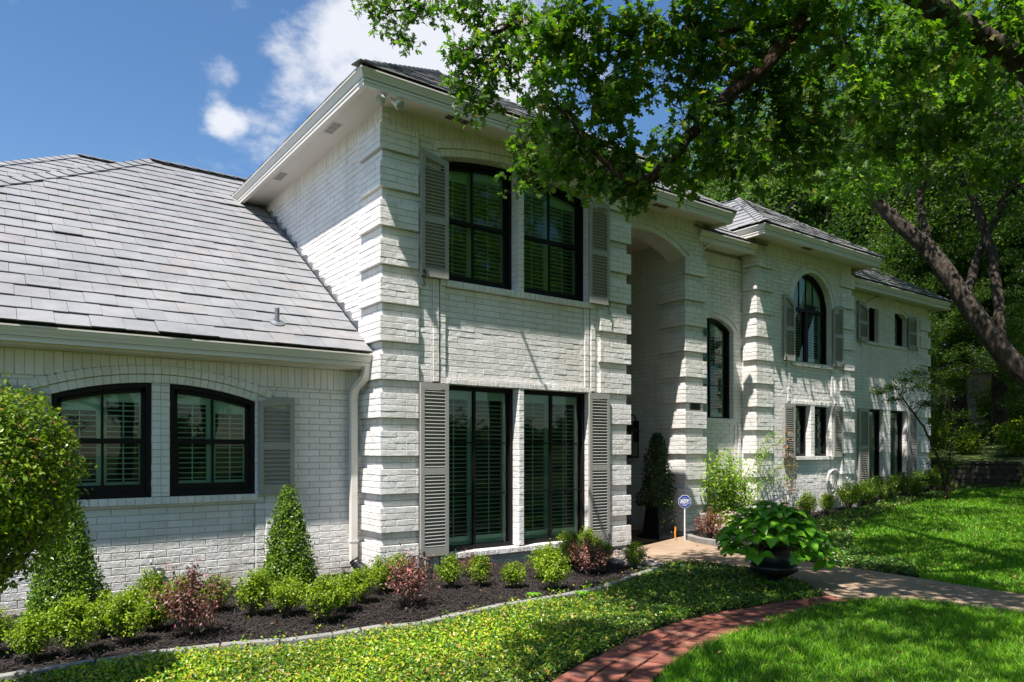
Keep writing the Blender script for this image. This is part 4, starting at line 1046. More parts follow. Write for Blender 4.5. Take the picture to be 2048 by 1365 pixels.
# walkway as slabs with open joints
walk=empty('walkway',(8.9,5.0,g(8.9,5))); walk['kind']='structure'
wn_=smooth_poly(WALKN,10);wf_=smooth_poly(WALKF,10)
def resamp(P,n):
    d=np.r_[0,np.cumsum(np.linalg.norm(np.diff(P,axis=0),axis=1))]; t=np.linspace(0,d[-1],n); return np.c_[np.interp(t,d,P[:,0]),np.interp(t,d,P[:,1])]
wa=resamp(wn_,64);wb_=resamp(wf_,64)
cuts=[0,9,19,28,37,46,55,63]
for a,b in zip(cuts[:-1],cuts[1:]):
    V=[];n=b-a+1
    for i in range(a,b+1):
        p,q=wa[i].copy(),wb_[i].copy()
        if i==a and a>0: p=p*.985+wa[i+1]*.015;q=q*.985+wb_[i+1]*.015
        if i==b and b<63: p=p*.985+wa[i-1]*.015;q=q*.985+wb_[i-1]*.015
        for w_ in (p,q):
            V+=[(w_[0]-8.9,w_[1]-5.0,0.03),(w_[0]-8.9,w_[1]-5.0,-0.06)]
    F=[]
    for i in range(n-1):
        o=i*4; F+=[[o,o+4,o+6,o+2],[o,o+1,o+5,o+4],[o+2,o+6,o+7,o+3]]
    F+=[[0,2,3,1],[(n-1)*4,(n-1)*4+1,(n-1)*4+3,(n-1)*4+2]]
    m=MB(); m.add(V,np.array(F)); m.obj('slab',M['concrete'],walk)
# porch floor
pf=tag(obj_box('porch_floor',(8.35,9.0,-0.3,10.66,12.2,-0.125),M['terracotta']),kind='structure')
# lawn areas
LAWN1=[(3.8,3.5),(4.23,3.72),(4.71,3.88),(5.24,3.99),(6.17,4.10),(7.03,4.16),(7.5,4.1),(7.85,3.95),(8.1,3.6),(8.27,2.8),(8.3,1.0),(8.2,-3),(-2,-3),(0.5,0.8),(2.2,2.2),(3.2,3.1)]
LAWN2=[(9.38,1),(9.40,3.1),(9.42,3.6),(9.52,4.3),(9.9,4.5),(10.45,4.85),(10.9,5.6),(11.2,6.1),(12.1,6.6),(13.2,7.15),(15.0,7.75),(17,8.1),(19,8.3),(21.2,8.6),(22.9,8.4),(22.9,2),(22.9,-6),(14,-8),(9.3,-6)]
poly_sheet('lawn',LAWN1,0.0,M['soil']); poly_sheet('lawn',LAWN2,0.0,M['soil'],0.4)
BRICKL=[(2.3,3.45),(3.29,3.95),(3.74,4.13),(4.39,4.35),(5.12,4.53),(5.75,4.57),(6.31,4.53),(7.09,4.45),(7.5,4.38)]
BRICKR=[(2.75,2.70),(3.70,3.44),(4.20,3.68),(4.71,3.84),(5.24,3.94),(6.17,4.05),(6.8,4.10),(7.3,4.10),(7.6,4.05)]
bl_=smooth_poly(BRICKL,8); br_=smooth_poly(BRICKR,8)
COVER1=[tuple(p) for p in smooth_poly([(x,y-.09) for x,y in EDGE],2)]+[(7.75,7.0),(8.05,6.6),(8.22,6.1),(8.2,5.6),(8.02,5.15),(7.7,4.7),(7.45,4.5)]+[tuple(p+np.array([-.0,.03])) for p in resamp(smooth_poly(BRICKL,8),10)[::-1]]+[(0.5,3.2),(-1.6,3.5)]
COVER2=[(9.6,5.3),(9.66,6.4),(9.8,7.1),(10.5,7.35),(11.6,7.75),(12.9,8.1),(14.5,8.3),(16,8.5),(18,8.75),(20,8.85),(20.5,8.6),(19,8.3),(17,8.1),(15.0,7.75),(13.2,7.15),(12.1,6.6),(11.2,6.1),(10.9,5.6),(10.45,4.85),(9.9,4.5),(9.55,4.4),(9.6,4.9)]
poly_sheet('ground_cover_soil',COVER1,0.004,M['duff']); poly_sheet('ground_cover_soil',COVER2,0.004,M['duff'])
b2,b2A,b2B=strip_sheet('mulch_bed',[(9.9,7.65),(10.5,7.35),(11.6,7.75),(12.9,8.1),(14.5,8.3),(16,8.5),(18,8.75),(20,8.95),(22,9.3)],[(10.55,9.0),(11.3,9.35),(12.6,9.35),(12.9,9.05),(14.5,9.05),(16.6,9.05),(17,9.45),(20,9.48),(22,9.9)],50,0.025,M['mulch'])

# ------------------------------------------------------------------ brick path
path=empty('brick_path',(5.0,4.2,g(5,4.2))); path['kind']='structure'
po=np.array([5.0,4.2,g(5,4.2)])
P0=resamp(bl_,200);P1=resamp(br_,200)
m=MB(); V=[]
for i in range(200): V+=[(P0[i][0]-po[0],P0[i][1]-po[1],0.012),(P1[i][0]-po[0],P1[i][1]-po[1],0.012)]
m.add(V,np.array([[2*i,2*i+1,2*i+3,2*i+2] for i in range(199)])); m.obj('sand_bed',M['duff'],path)
d0=np.r_[0,np.cumsum(np.linalg.norm(np.diff((P0+P1)/2,axis=0),axis=1))]
def pp(t,s):
    a=np.array([np.interp(t,d0,P0[:,0]),np.interp(t,d0,P0[:,1])]);b=np.array([np.interp(t,d0,P1[:,0]),np.interp(t,d0,P1[:,1])]); return a*(1-s)+b*s
def paver(t0,t1,s0,s1):
    c=[pp(t0,s0),pp(t1,s0),pp(t1,s1),pp(t0,s1)]; ce=sum(c)/4; h=0.032+rng.normal(0,.004); tl=rng.normal(0,.0035,2)
    V=[]
    for z,k in ((h,0.955),(h-.006,1.0),(0.0,1.0)):
        for q in c:
            r=(q-ce); ln=np.linalg.norm(r); r=r*(k if k<1 else 1); V.append((r[0],r[1],z+ (r[0]*tl[0]+r[1]*tl[1])*2))
    f=[[0,1,2,3]]+[[4+i,4+(i+1)%4,(i+1)%4,i] for i in range(4)]+[[8+i,8+(i+1)%4,4+(i+1)%4,4+i] for i in range(4)]
    me=mesh_np('paver',V,[np.array(f)]); me.materials.append(M['paver']); o=bpy.data.objects.new('paver',me); COL.objects.link(o); o.parent=path; o.location=(ce[0]-po[0],ce[1]-po[1],0)
j=.0055
rows=[0.0,0.335,0.665,1.0]
npv=0
for r in range(3):
    t=0.0+r*0.04
    while t<d0[-1]-.1:
        w_=0.104 if True else 0; s0,s1=rows[r],rows[r+1]
        gap=.017
        paver(t+j,t+w_-j,s0+gap,s1-gap); npv+=1
        t+=w_
# ------------------------------------------------------------------ edging stones
def edging(pts,label,h=0.075,w=0.085,L=0.42,off=0.03,zt=None):
    P=smooth_poly(pts,8); d=np.r_[0,np.cumsum(np.linalg.norm(np.diff(P,axis=0),axis=1))]
    e=empty('garden_edging',(P[0][0],P[0][1],g(*P[0]))); tag(e,label,'edging')
    b=np.array([P[0][0],P[0][1],g(*P[0])]); t=0
    while t<d[-1]-.05:
        l=L*rng.uniform(.8,1.15); t1=min(t+l,d[-1]); a=np.array([np.interp(t+.006,d,P[:,0]),np.interp(t+.006,d,P[:,1])]); c=np.array([np.interp(t1-.006,d,P[:,0]),np.interp(t1-.006,d,P[:,1])])
        dd=(c-a)/np.linalg.norm(c-a); nn=np.array([-dd[1],dd[0]])*w/2; za=g(*a)+h+rng.normal(0,.005); zc=g(*c)+h+rng.normal(0,.005)
        ce=(a+c)/2; z0=min(za,zc)-h-.05; V=[]
        for (p,z) in ((a,za),(c,zc)):
            for sg in (-1,1):
                q=p+nn*sg; V+=[(q[0]-ce[0],q[1]-ce[1],z-z0),(q[0]-ce[0],q[1]-ce[1],0)]
        F=[[0,4,6,2],[1,3,7,5],[0,2,3,1],[4,5,7,6],[0,1,5,4],[2,6,7,3]]
        me=mesh_np('edging_stone',V,[np.array(F)]); me.materials.append(M['stone']); o=bpy.data.objects.new('edging_stone',me); COL.objects.link(o); o.parent=e; o.location=(ce[0]-b[0],ce[1]-b[1],z0-b[2])
        md=o.modifiers.new('b','BEVEL'); md.width=.009; md.segments=2
        t=t1
    return e
edging([p for p in EDGE if p[0]>-1.0][:-1],'long curved grey stone edging in front of the dark mulch bed')
edging([(10.35,8.75),(10.12,8.42),(10.0,8.15),(9.93,7.75),(9.85,7.3)],'short raised edging beside the walk under the blue octagonal sign',h=0.12,w=0.12,L=0.36)
# ------------------------------------------------------------------ river rocks
def ico(r,sx,sy,sz,seed):
    import bmesh
    bm=bmesh.new(); bmesh.ops.create_icosphere(bm,subdivisions=2,radius=1); rr=np.random.default_rng(seed)
    k=rr.normal(0,1,(4,3))
    for v in bm.verts:
        n=v.co.normalized(); f=1+0.10*math.sin(2.3*n.dot(Vector(k[0])))+0.07*math.sin(3.1*n.dot(Vector(k[1])))
        v.co=Vector((n.x*sx,n.y*sy,n.z*sz))*r*f
    me=bpy.data.meshes.new('rock'); bm.to_mesh(me); bm.free(); me.polygons.foreach_set('use_smooth',np.ones(len(me.polygons),bool)); me.materials.append(M['rock']); return me
rocks=[ico(1,1.25,0.95,0.62,s) for s in range(5)]
rk=empty('rock_bed',(7.9,7.45,g(7.9,7.4))); tag(rk,'patch of smooth grey and tan river rocks between mulch and walk','rocks')
placed=[]
tri=0
while len(placed)<95 and tri<6000:
    tri+=1
    x=rng.uniform(7.15,8.35);y=rng.uniform(6.80,8.15)
    if y<6.72+ (x-7.3)*.3 or x>8.28-(y-7.3)*.0 and y>8: continue
    wx=np.interp(y,[6.6,7.1,7.45,8.35],[8.1,7.75,7.9,8.5])-.03
    if x>wx: continue
    r=rng.uniform(.028,.075)
    if any((x-a)**2+(y-b)**2<((r+c)*.82)**2 for a,b,c in placed): continue
    placed.append((x,y,r))
for x,y,r in placed:
    o=bpy.data.objects.new('rock',rocks[random.randrange(5)]); COL.objects.link(o); o.parent=rk; o.location=(x-7.9,y-7.45,.03+r*.35); o.scale=(r,r,r); o.rotation_euler=(rng.normal(0,.2),rng.normal(0,.2),rng.uniform(0,6.3))
# ------------------------------------------------------------------ leaf clouds
LEAF_OVAL=(np.array([(0,0,0),(0.45,-.27,.06),(1,0,-.05),(0.45,.27,.06),(0.5,0,-.02)]),[np.array([[0,1,4],[1,2,4],[0,4,3],[4,2,3]])])
LEAF_SIMPLE=(np.array([(0,0,0),(0.5,-.30,.05),(1,0,-.04),(0.5,.30,.05)]),[np.array([[0,1,2],[0,2,3]])])
_o=[(0,0),(.08,-.03),(.20,-.16),(.30,-.30),(.36,-.12),(.46,-.16),(.56,-.38),(.68,-.34),(.64,-.14),(.74,-.14),(.86,-.22),(.90,-.08),(1.0,0)]
_v=[(x,y,.10*abs(y)-.16*x*x) for x,y in _o]+[(x,-y,.10*abs(y)-.16*x*x) for x,y in _o[1:-1]]+[(.25,0,-.02),(.55,0,-.05),(.8,0,-.1)]
def _oakfaces():
    F=[]; n=len(_o); c=[2*n-2,2*n-1,2*n]
    top=list(range(n)); bot=[0]+list(range(n,2*n-2))+[n-1]
    def cen(i): return c[0] if _o[i][0]<.4 else c[1] if _o[i][0]<.7 else c[2]
    for L,fl in ((top,False),(bot,True)):
        for i in range(n-1):
            a,b=L[i],L[i+1]; k=cen(i)
            F.append([a,b,k] if not fl else [b,a,k])
            k2=cen(i+1)
            if k2!=k: F.append([k,b,k2] if not fl else [b,k,k2])
    return np.array(F)
LEAF_OAK=(np.array(_v),[_oakfaces()])
LEAF_OAK_LITE=(np.array([(0,0,0),(.28,-.26,.03),(.38,-.10,0),(.62,-.36,-.03),(.70,-.12,-.08),(1,0,-.16),(.70,.12,-.08),(.62,.36,-.03),(.38,.10,0),(.28,.26,.03)]),[np.array([[0,1,2],[2,3,4],[0,2,8],[2,4,8],[4,6,8],[4,5,6],[8,6,7],[0,8,9]])])
def leaves(m,P,size,tmpl,up=None,upw=0.6,flat=0.0,dirs=None,dw=0.0,r=rng):
    P=np.asarray(P); n=len(P); 
    if n==0: return
    Nn=r.normal(0,1,(n,3)); 
    if up is not None: Nn=Nn*(1-upw)+np.asarray(up)*upw*1.7
    Nn/=np.linalg.norm(Nn,axis=1)[:,None]+1e-9
    D=r.normal(0,1,(n,3)); D[:,2]-=flat
    if dirs is not None: D=D*(1-dw)+dirs*dw*1.7
    D-=Nn*(D*Nn).sum(1)[:,None]; D/=np.linalg.norm(D,axis=1)[:,None]+1e-9
    B=np.cross(Nn,D); s=(size if not np.isscalar(size) else np.full(n,size))*r.uniform(.75,1.25,n)
    T,Fs=tmpl; k=len(T)
    V=P[:,None,:]+s[:,None,None]*(T[None,:,0:1]*D[:,None,:]+T[None,:,1:2]*B[:,None,:]+T[None,:,2:3]*Nn[:,None,:])
    m.add(V.reshape(-1,3),[(f[None]+(np.arange(n)*k)[:,None,None]).reshape(-1,f.shape[1]) for f in Fs])
def unit(v): return v/(np.linalg.norm(v,axis=-1,keepdims=True)+1e-9)
def shrub_mesh(seed,kind,h=0.42,w=0.46,n=2500,ls=0.031):
    """mesh pair (foliage, stems) for a small shrub standing at the origin"""
    r=np.random.default_rng(seed); f=MB(); s=MB()
    nt=48 if kind!='purple' else 30; tips=[]
    for i in range(nt):
        a=r.uniform(0,6.28); e=r.uniform(0.05,1)**0.7; el=r.uniform(0.25,1.45) 
        d=np.array([math.cos(a)*math.cos(el),math.sin(a)*math.cos(el),math.sin(el)])
        R_=np.array([w/2,w/2,h*.62])*r.uniform(.78,1.08)
        tip=d*R_+np.array([0,0,h*.40]); tip[2]=max(tip[2],.05)
        if kind=='purple': tip*=np.array([1.15,1.15,r.uniform(.8,1.25)])
        mid=tip*.5+r.normal(0,.02,3); tube(s,[(0,0,0),mid*np.array([.8,.8,1]),tip],[.006,.004,.002],4,False)
        tips.append((mid,tip))
    for mid,tip in tips:
        k=int(n/nt); t=r.uniform(0.0,1.1,k)[:,None]; P=mid*(1-t)+tip*t+r.normal(0,.024 if kind!='purple' else .035,(k,3))*(1.15-.3*t)
        P[:,2]=np.maximum(P[:,2],.015)
        out=unit(P-np.array([0,0,h*.25])); 
        leaves(f,P,ls,LEAF_OVAL if kind!='purple' else LEAF_OVAL,out+np.array([0,0,.5]),.45,dirs=out,dw=.45,r=r)
    fm=f.me('foliage'); fm.materials.append(M[{'box':'box_leaf','dark':'cone_leaf','purple':'purple_leaf'}[kind]]); sm=s.me('stems'); sm.materials.append(M['twig']); return fm,sm
darkm=[shrub_mesh(50+i,'dark') for i in range(2)]; boxm=[shrub_mesh(10+i,'box') for i in range(4)]; purm=[shrub_mesh(30+i,'purple',.42,.56,1700,.032) for i in range(3)]
def shrub(name,meshes,x,y,sc,label,cat,group=None,sz=1.0,z=None):
    o=empty(name,(x,y,(g(x,y)+.03) if z is None else z),rng.uniform(0,6.28)); tag(o,label,cat,group); o.scale=(sc,sc,sc*sz)
    a=bpy.data.objects.new('foliage',meshes[0]);COL.objects.link(a);a.parent=o; b=bpy.data.objects.new('stems',meshes[1]);COL.objects.link(b);b.parent=o; return o
GB='boxwoods planted along the house'
# ------------------------------------------------------------------ shrubs of the near bed
BX=[(0.02,7.25,.95,'boxwood at the far left edge below the round bush'),(0.33,6.88,1.0,'second boxwood from the left in front of the left cone'),(0.62,6.86,1.05,'shaded boxwood at the bottom left next to the stone edging'),
(0.93,7.42,.95,'boxwood against the left side of the dark green cone'),(1.14,7.62,.95,'boxwood just right of the left cone'),(1.42,8.32,.85,'boxwood close under the round wall light'),(1.02,6.95,1.05,'boxwood between the left cone and the stone edging'),(1.30,7.28,1.0,'taller boxwood left of the purple shrub'),
(1.66,8.0,.95,'boxwood below the outdoor tap'),(1.95,7.75,.9,'small boxwood behind the purple shrub'),(2.16,7.28,1.0,'boxwood right of the purple shrub'),(2.42,7.05,.9,'boxwood standing free left of the right cone'),
(2.60,6.55,1.0,'boxwood at the front, right of the right cone'),(2.92,6.86,1.0,'second boxwood right of the right cone'),(3.25,7.12,1.0,'third boxwood right of the right cone'),(3.62,7.40,.95,'boxwood in front of the downspout'),
(4.02,7.75,.9,'boxwood at the quoined corner behind the purple shrub'),(4.36,7.18,.85,'small round boxwood under the tall left shutter'),(4.72,7.05,.95,'boxwood under the tall left window'),(4.98,6.72,.85,'dark slim boxwood below the pier between the tall windows'),
(5.28,6.42,1.0,'boxwood in front of the tallest one, beside the edging'),(5.62,7.02,1.15,'tallest boxwood, in front of the tall right window'),(6.62,7.72,1.0,'boxwood under the right tall shutter'),(6.98,7.42,.9,'boxwood behind the dark purple shrub'),(7.05,7.78,1.0,'boxwood below the right quoins of the main block'),(7.12,6.92,1.0,'rightmost boxwood of the near bed, beside the river rocks')]
for i,(x,y,s,l) in enumerate(BX): shrub('boxwood_shrub',boxm[i%4],x+rng.normal(0,.02),y+rng.normal(0,.02),s*rng.uniform(.82,1.0),l,'shrub',GB,sz=rng.uniform(.95,1.15))
for i,(x,y,s,l,sz) in enumerate([(1.50,6.85,1.02,'large purple-leaved shrub among the boxwoods of the garage wing',1.35),(3.52,6.62,1.0,'purple-leaved shrub below the quoined corner',1.15),(5.05,7.72,.75,'low pinkish shrub under the tall left window sill',.9),(6.30,6.95,1.05,'dark purple shrub in the shade near the bed edging',.95),(10.38,8.25,1.0,'pinkish purple shrub beside the blue octagonal sign',1.15),(13.35,8.6,1.0,'low reddish shrub at the foot of the bay quoins',.8)]):
    shrub('purple_shrub',purm[i%3],x,y,s,l,'shrub','purple shrubs',sz=sz)
FB=[(14.05,8.62,1.1,'light green shrub under the leaded windows of the bay'),(14.75,8.62,.95,'arching green shrub left of the hose'),(15.55,8.55,1.35,'rounded bright shrub below the coiled hose'),(16.35,8.65,1.2,'shrub with shade-toned leaves right of the hose'),(17.1,8.9,1.2,'shaded shrub at the left end of the far wing'),(17.8,8.95,1.25,'shaded shrub below the tall left shutter of the far wing'),(18.5,9.0,1.2,'shrub under the left tall window of the far wing'),(19.2,9.05,1.25,'shrub between the tall windows of the far wing'),(19.9,9.0,1.2,'shrub under the right tall window of the far wing'),(20.6,9.05,1.15,'shrub at the right quoins of the far wing'),(17.4,8.6,.9,'small shrub in front of the shaded far row'),(18.9,8.65,.9,'small shrub in front of the far wing pier')]
for i,(x,y,s,l) in enumerate(FB): shrub('boxwood_shrub',boxm[(i+1)%4] if i<3 else darkm[i%2],x,y,s,l,'shrub','shrubs along the bay and far wing',sz=1.1)  # past the third, a darker leaf paints in the shade there
# clipped cones
def cone(x,y,h,rb,n,label,seed,mat_='cone_leaf',ls=.034):
    r=np.random.default_rng(seed); o=empty('cone_shrub',(x,y,g(x,y)+.02)); tag(o,label,'shrub','clipped cones of the garage wing bed')
    f=MB(); t=1-np.sqrt(r.uniform(0.002,1,n)); a=r.uniform(0,6.283,n); rr=rb*(1-t)**.66*(r.uniform(.2,1,n)**.40)*(1+.10*np.sin(a*3+t*9)+.07*np.sin(a*5-t*17)); rr*=np.where(t<.10,.80+2*t,1)
    P=np.c_[rr*np.cos(a),rr*np.sin(a),t*h+.03]+r.normal(0,.018,(n,3)); P[:,2]=np.maximum(P[:,2],.03); out=unit(np.c_[np.cos(a),np.sin(a),np.full(n,.55)])
    leaves(f,P,ls,LEAF_OVAL,out+np.array([0,0,.3]),.45,dirs=out+np.array([0,0,.6]),dw=.4,r=r)
    q=MB()
    f.obj('foliage',M[mat_],o); s=MB(); tube(s,[(0,0,-.05),(0,0,h*.5),(0,0,h*.93)],[.022,.014,.004],6)
    for k in range(50):
        a_=r.uniform(0,6.28);z=r.uniform(.05,.85)*h; rr_=rb*(1-z/h)**.82*.9; tube(s,[(0,0,z*.8),(rr_*math.cos(a_),rr_*math.sin(a_),z+.08)],[.005,.002],4,False)
    s.obj('stem',M['twig'],o); return o
cone(2.80,8.12,1.26,.325,12500,'clipped cone shrub right of the arched windows',5)
cone(0.63,7.95,1.32,.37,12500,'clipped cone shrub left, half hidden by the round bush',6)
# big round bush at the left edge
bx_,by_=0.03,5.80
o=empty('round_bush',(bx_-.02,by_,g(bx_,by_))); tag(o,'large clipped round bush at the left edge of the picture','bush')
r=np.random.default_rng(9); f=MB(); n=24000
d=unit(r.normal(0,1,(n,3))); rad=.535*(r.uniform(.12,1,n)**.33)*(1+.05*np.sin(d[:,0]*7+d[:,2]*5)+.045*np.sin(d[:,1]*9)+.03*np.sin(d[:,2]*17+d[:,0]*13))
P=d*rad[:,None]*np.array([1,1,1.14]); P[:,2]=np.where(P[:,2]<0,P[:,2]*1.25,P[:,2]); lowm=(P[:,2]<-.45)&(r.random(n)<.45); P=P[~lowm]; d=d[~lowm]; P[:,2]+=1.53
leaves(f,P,.037,LEAF_OVAL,d+np.array([0,0,.4]),.45,dirs=d,dw=.35,r=r)
for k in range(150):
    v=unit(r.normal(0,1,3)); b_=v*np.array([.52,.52,.60])+np.array([0,0,1.53]); q=np.linspace(0,1,6)[:,None]; leaves(f,b_+(unit(v+np.array([0,0,.7]))*r.uniform(.04,.12))*q+r.normal(0,.008,(6,3)),.036,LEAF_OVAL,v,.4,dirs=np.repeat(v[None],6,0),dw=.4,r=r)
f.obj('foliage',M['privet_leaf'],o)
s=MB(); tube(s,[(0,0,-.1),(.02,.01,.4),(0,0,.8)],[.05,.04,.035],8)
for k in range(70):
    v=unit(r.normal(0,1,3)); tube(s,[(0,0,.75),(v[0]*.3,v[1]*.3,1.35+v[2]*.35-.1),(v[0]*.47,v[1]*.47,1.53+v[2]*.54)],[.014,.007,.003],5,False)
s.obj('stem',M['twig'],o)
# ------------------------------------------------------------------ ground cover, grass, mulch chips
def infr(P,lo=-60,hi=2110,smin=3.5):
    s_=P[:,0]*.5906+P[:,1]*.807; l=P[:,0]*.807-P[:,1]*.5906; px=1024+1446*l/np.maximum(s_,.01); return (px>lo)&(px<hi)&(s_>smin),s_
def scatter(poly,dens,lo=-60,hi=2110,smin=3.5,thin=None):
    a=np.array(poly); x0,y0=a.min(0);x1,y1=a.max(0); n=int((x1-x0)*(y1-y0)*dens); P=np.c_[rng.uniform(x0,x1,n),rng.uniform(y0,y1,n)]; P=P[inpoly(P,poly)]
    k,s_=infr(P,lo,hi,smin); P=P[k];s_=s_[k]
    if thin is not None: k=rng.random(len(P))<thin(s_); P=P[k];s_=s_[k]
    return P,s_
vg=np.vectorize(g)
def cover(name,poly,dens,ls,label,h=.085,thin=None,sel=None,mt='cover_leaf'):
    P,s_=scatter(poly,dens,thin=thin)
    if sel is not None: k=sel(P); P=P[k];s_=s_[k]
    mound=.5+.5*np.sin(P[:,0]*3.1+1.3*np.sin(P[:,1]*2.3))*np.sin(P[:,1]*3.7+P[:,0]); z=vg(P[:,0],P[:,1])+.02+rng.uniform(0.0,1,len(P))**.8*(h*(.55+.6*mound))
    m=MB(); Q=np.c_[P,z]; leaves(m,Q,ls*np.clip(s_/8,.85,1.5),LEAF_OVAL,np.array([-.15,-.1,1.]),.47,flat=-.1)
    o=m.obj(name,M[mt]); tag(o,label,'ground cover',kind='stuff'); return o
fy=lambda P: 1/(1+np.exp(-(P[:,0]-(3.6+(P[:,1]-4)*.9))*2.0+.6*np.sin(P[:,0]*5+P[:,1]*4)))  # share of shade-toned leaves, rising towards the shaded right side
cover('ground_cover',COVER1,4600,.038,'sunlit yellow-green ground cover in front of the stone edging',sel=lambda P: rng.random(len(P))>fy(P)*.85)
cover('ground_cover',COVER1,4600,.038,'ground cover in a painted shade tone around the urn and along the brick path',sel=lambda P: rng.random(len(P))<fy(P)*.85,mt='cover_shade')
cover('ground_cover',COVER2,2600,.038,'low ground cover in a painted shade tone between the walk and the far lawn',.10,thin=lambda s:np.clip(1.6-s/14,.25,1),mt='cover_shade')
m=MB()
for _ in range(60):
    x,y=rng.uniform(1.5,7.5),0
    yy=np.interp(x,[p[0] for p in EDGE],[p[1] for p in EDGE]); 
    q=rng.uniform(0,.10); P=np.array([[x+rng.normal(0,.05),yy-.12+rng.uniform(0,.16),g(x,yy)+.09+rng.uniform(0,.05)] for _ in range(5)]); leaves(m,P,.035,LEAF_OVAL,np.array([0,0,1.]),.5)
tag(m.obj('ground_cover',M['cover_leaf']),'sprigs of ground cover creeping over the stone edging','ground cover',kind='stuff')
# lawn blades
def grass(name,poly,dens,h,label,w=.0034,thin=None,margin=0.03,**k):
    P,s_=scatter(poly,dens,thin=thin,**k); n=len(P); z=vg(P[:,0],P[:,1]); 
    pn=.5+.5*np.sin(P[:,0]*2.1+np.sin(P[:,1]*1.7)*2)*np.sin(P[:,1]*2.9+1)
    H=h*rng.uniform(.55,1.25,n)*(.8+.35*pn); a=rng.uniform(0,6.283,n); lean=rng.uniform(.15,.95,n)*H; wd=w*np.clip(s_/6.5,1,3.2)*rng.uniform(.8,1.3,n)
    dx,dy=np.cos(a),np.sin(a); b=rng.uniform(0,6.283,n); ex,ey=np.cos(b)*wd,np.sin(b)*wd
    V=np.empty((n,5,3)); B=np.c_[P,z-.01]
    V[:,0]=B+np.c_[-ex,-ey,0*ex];V[:,1]=B+np.c_[ex,ey,0*ex]; Mi=B+np.c_[dx*lean*.35,dy*lean*.35,H*.62]; V[:,2]=Mi+np.c_[ex*.8,ey*.8,0*ex];V[:,3]=Mi-np.c_[ex*.8,ey*.8,0*ex]; V[:,4]=B+np.c_[dx*lean,dy*lean,H*np.where(lean>.7*H,.82,1)]
    o_=(np.arange(n)*5)[:,None]; m=MB(); m.add(V.reshape(-1,3),[np.array([[0,1,2,3]])+o_,np.array([[3,2,4]])+o_]); o=m.obj(name,M['grass']); tag(o,label,'grass',kind='stuff'); return o
grass('grass',LAWN1,5200,.085,'long bright green lawn blades beside the brick path in the foreground',smin=4.2)
grass('grass',LAWN2,2300,.075,'shaded lawn sweeping from the walk to the retaining wall',w=.0045,thin=lambda s:np.clip(12.0/s-.28,.14,1))
# mulch chips and fallen leaves
def chips(A,B,n,label):
    i=rng.uniform(0,len(A)-1.001,n); t=rng.uniform(.02,1,n); k=i.astype(int); f_=(i-k)[:,None]; p=A[k]*(1-f_)+A[k+1]*f_; q=B[k]*(1-f_)+B[k+1]*f_; P=p*(1-t[:,None])+q*t[:,None]
    kk,_=infr(P); P=P[kk]; n=len(P); Q=np.c_[P,vg(P[:,0],P[:,1])+.034+rng.uniform(0,.012,n)]
    T=(np.array([(0,-.11,0),(1,-.08,.02),(1,.10,.02),(0,.12,0),(.0,.02,.10),(1,.0,.10)]),[np.array([[0,1,5,4],[4,5,2,3]])])
    m=MB(); leaves(m,Q,rng.uniform(.022,.055,n),T,np.array([0,0,1.]),.62,flat=0); tag(m.obj('mulch_chips',M['chip']),label,'mulch',kind='stuff')
chips(EA,EB,34000,'shredded dark mulch chips in the near bed')

chips(b2A,b2B,9000,'dark mulch chips in the far bed')
m=MB(); P,_s=scatter([(0.2,6.6),(7,6.4),(8,8),(4,8.2),(3.9,8.8),(0.3,8.8)],3.2); leaves(m,np.c_[P,vg(P[:,0],P[:,1])+.045],.05,LEAF_OVAL,np.array([0,0,1.]),.55)
P,_s=scatter([(6.7,6.2),(8.6,5),(8.6,7.6),(11,7.6),(11,9),(10,8.6)],4); leaves(m,np.c_[P,vg(P[:,0],P[:,1])+.05],.04,LEAF_OVAL,np.array([0,0,1.]),.6)
P,_s=scatter(LAWN1,2.5); leaves(m,np.c_[P,vg(P[:,0],P[:,1])+.085],.045,LEAF_OVAL,np.array([0,0,1.]),.5)
P,_s=scatter(COVER1,5); leaves(m,np.c_[P,vg(P[:,0],P[:,1])+.115],.05,LEAF_OVAL,np.array([0,0,1.]),.5)
P,_s=scatter(LAWN2,1.6); leaves(m,np.c_[P,vg(P[:,0],P[:,1])+.085],.05,LEAF_OVAL,np.array([0,0,1.]),.5)
P,_s=scatter([(14,8.4),(22,9.2),(23,8.4),(19,8.2)],8); leaves(m,np.c_[P,vg(P[:,0],P[:,1])+.05],.06,LEAF_OVAL,np.array([0,0,1.]),.6)
tag(m.obj('fallen_leaves',M['dry_leaf']),'dry tan leaves fallen on the mulch, lawn and walk','leaves',kind='stuff')
m=MB(); tube(m,smooth_poly([(4.13,4.15,-.10),(4.19,4.22,-.09),(4.24,4.24,-.085),(4.30,4.28,-.07),(4.37,4.30,-.03),(4.42,4.31,.0)],3),[.006]*5+[.005]*6+[.003]*5,6)
tag(m.obj('fallen_twig',M['twig']),'bare curved twig lying across the edge of the brick path','twig')
# ------------------------------------------------------------------ urn with hydrangea
ux,uy=7.62,5.12; uz=g(ux,uy)
urn=empty('garden_urn',(ux,uy,uz)); tag(urn,'squat black iron urn in the ground cover beside the walk','urn')
m=MB(); lathe(m,[(0,0),(.155,0),(.16,.02),(.13,.045),(.075,.075),(.065,.10),(.10,.125),(.17,.15),(.235,.185),(.262,.225),(.268,.25),(.262,.265),(.245,.28),(.215,.305),(.195,.34),(.185,.39),(.19,.44),(.205,.48),(.235,.505),(.24,.52),(.215,.52),(.18,.50),(.17,.42),(0,.40)],sides=44); m.obj('bowl',M['iron'],urn,True)
m=MB(); lathe(m,[(.262,.222),(.272,.235),(.262,.248)],sides=44); 
for k in range(36):
    a=k/36*6.283; m.box(.262*math.cos(a)-.008,.262*math.sin(a)-.008,.205,.262*math.cos(a)+.008,.262*math.sin(a)+.008,.228)
m.obj('beaded_band',M['iron'],urn)
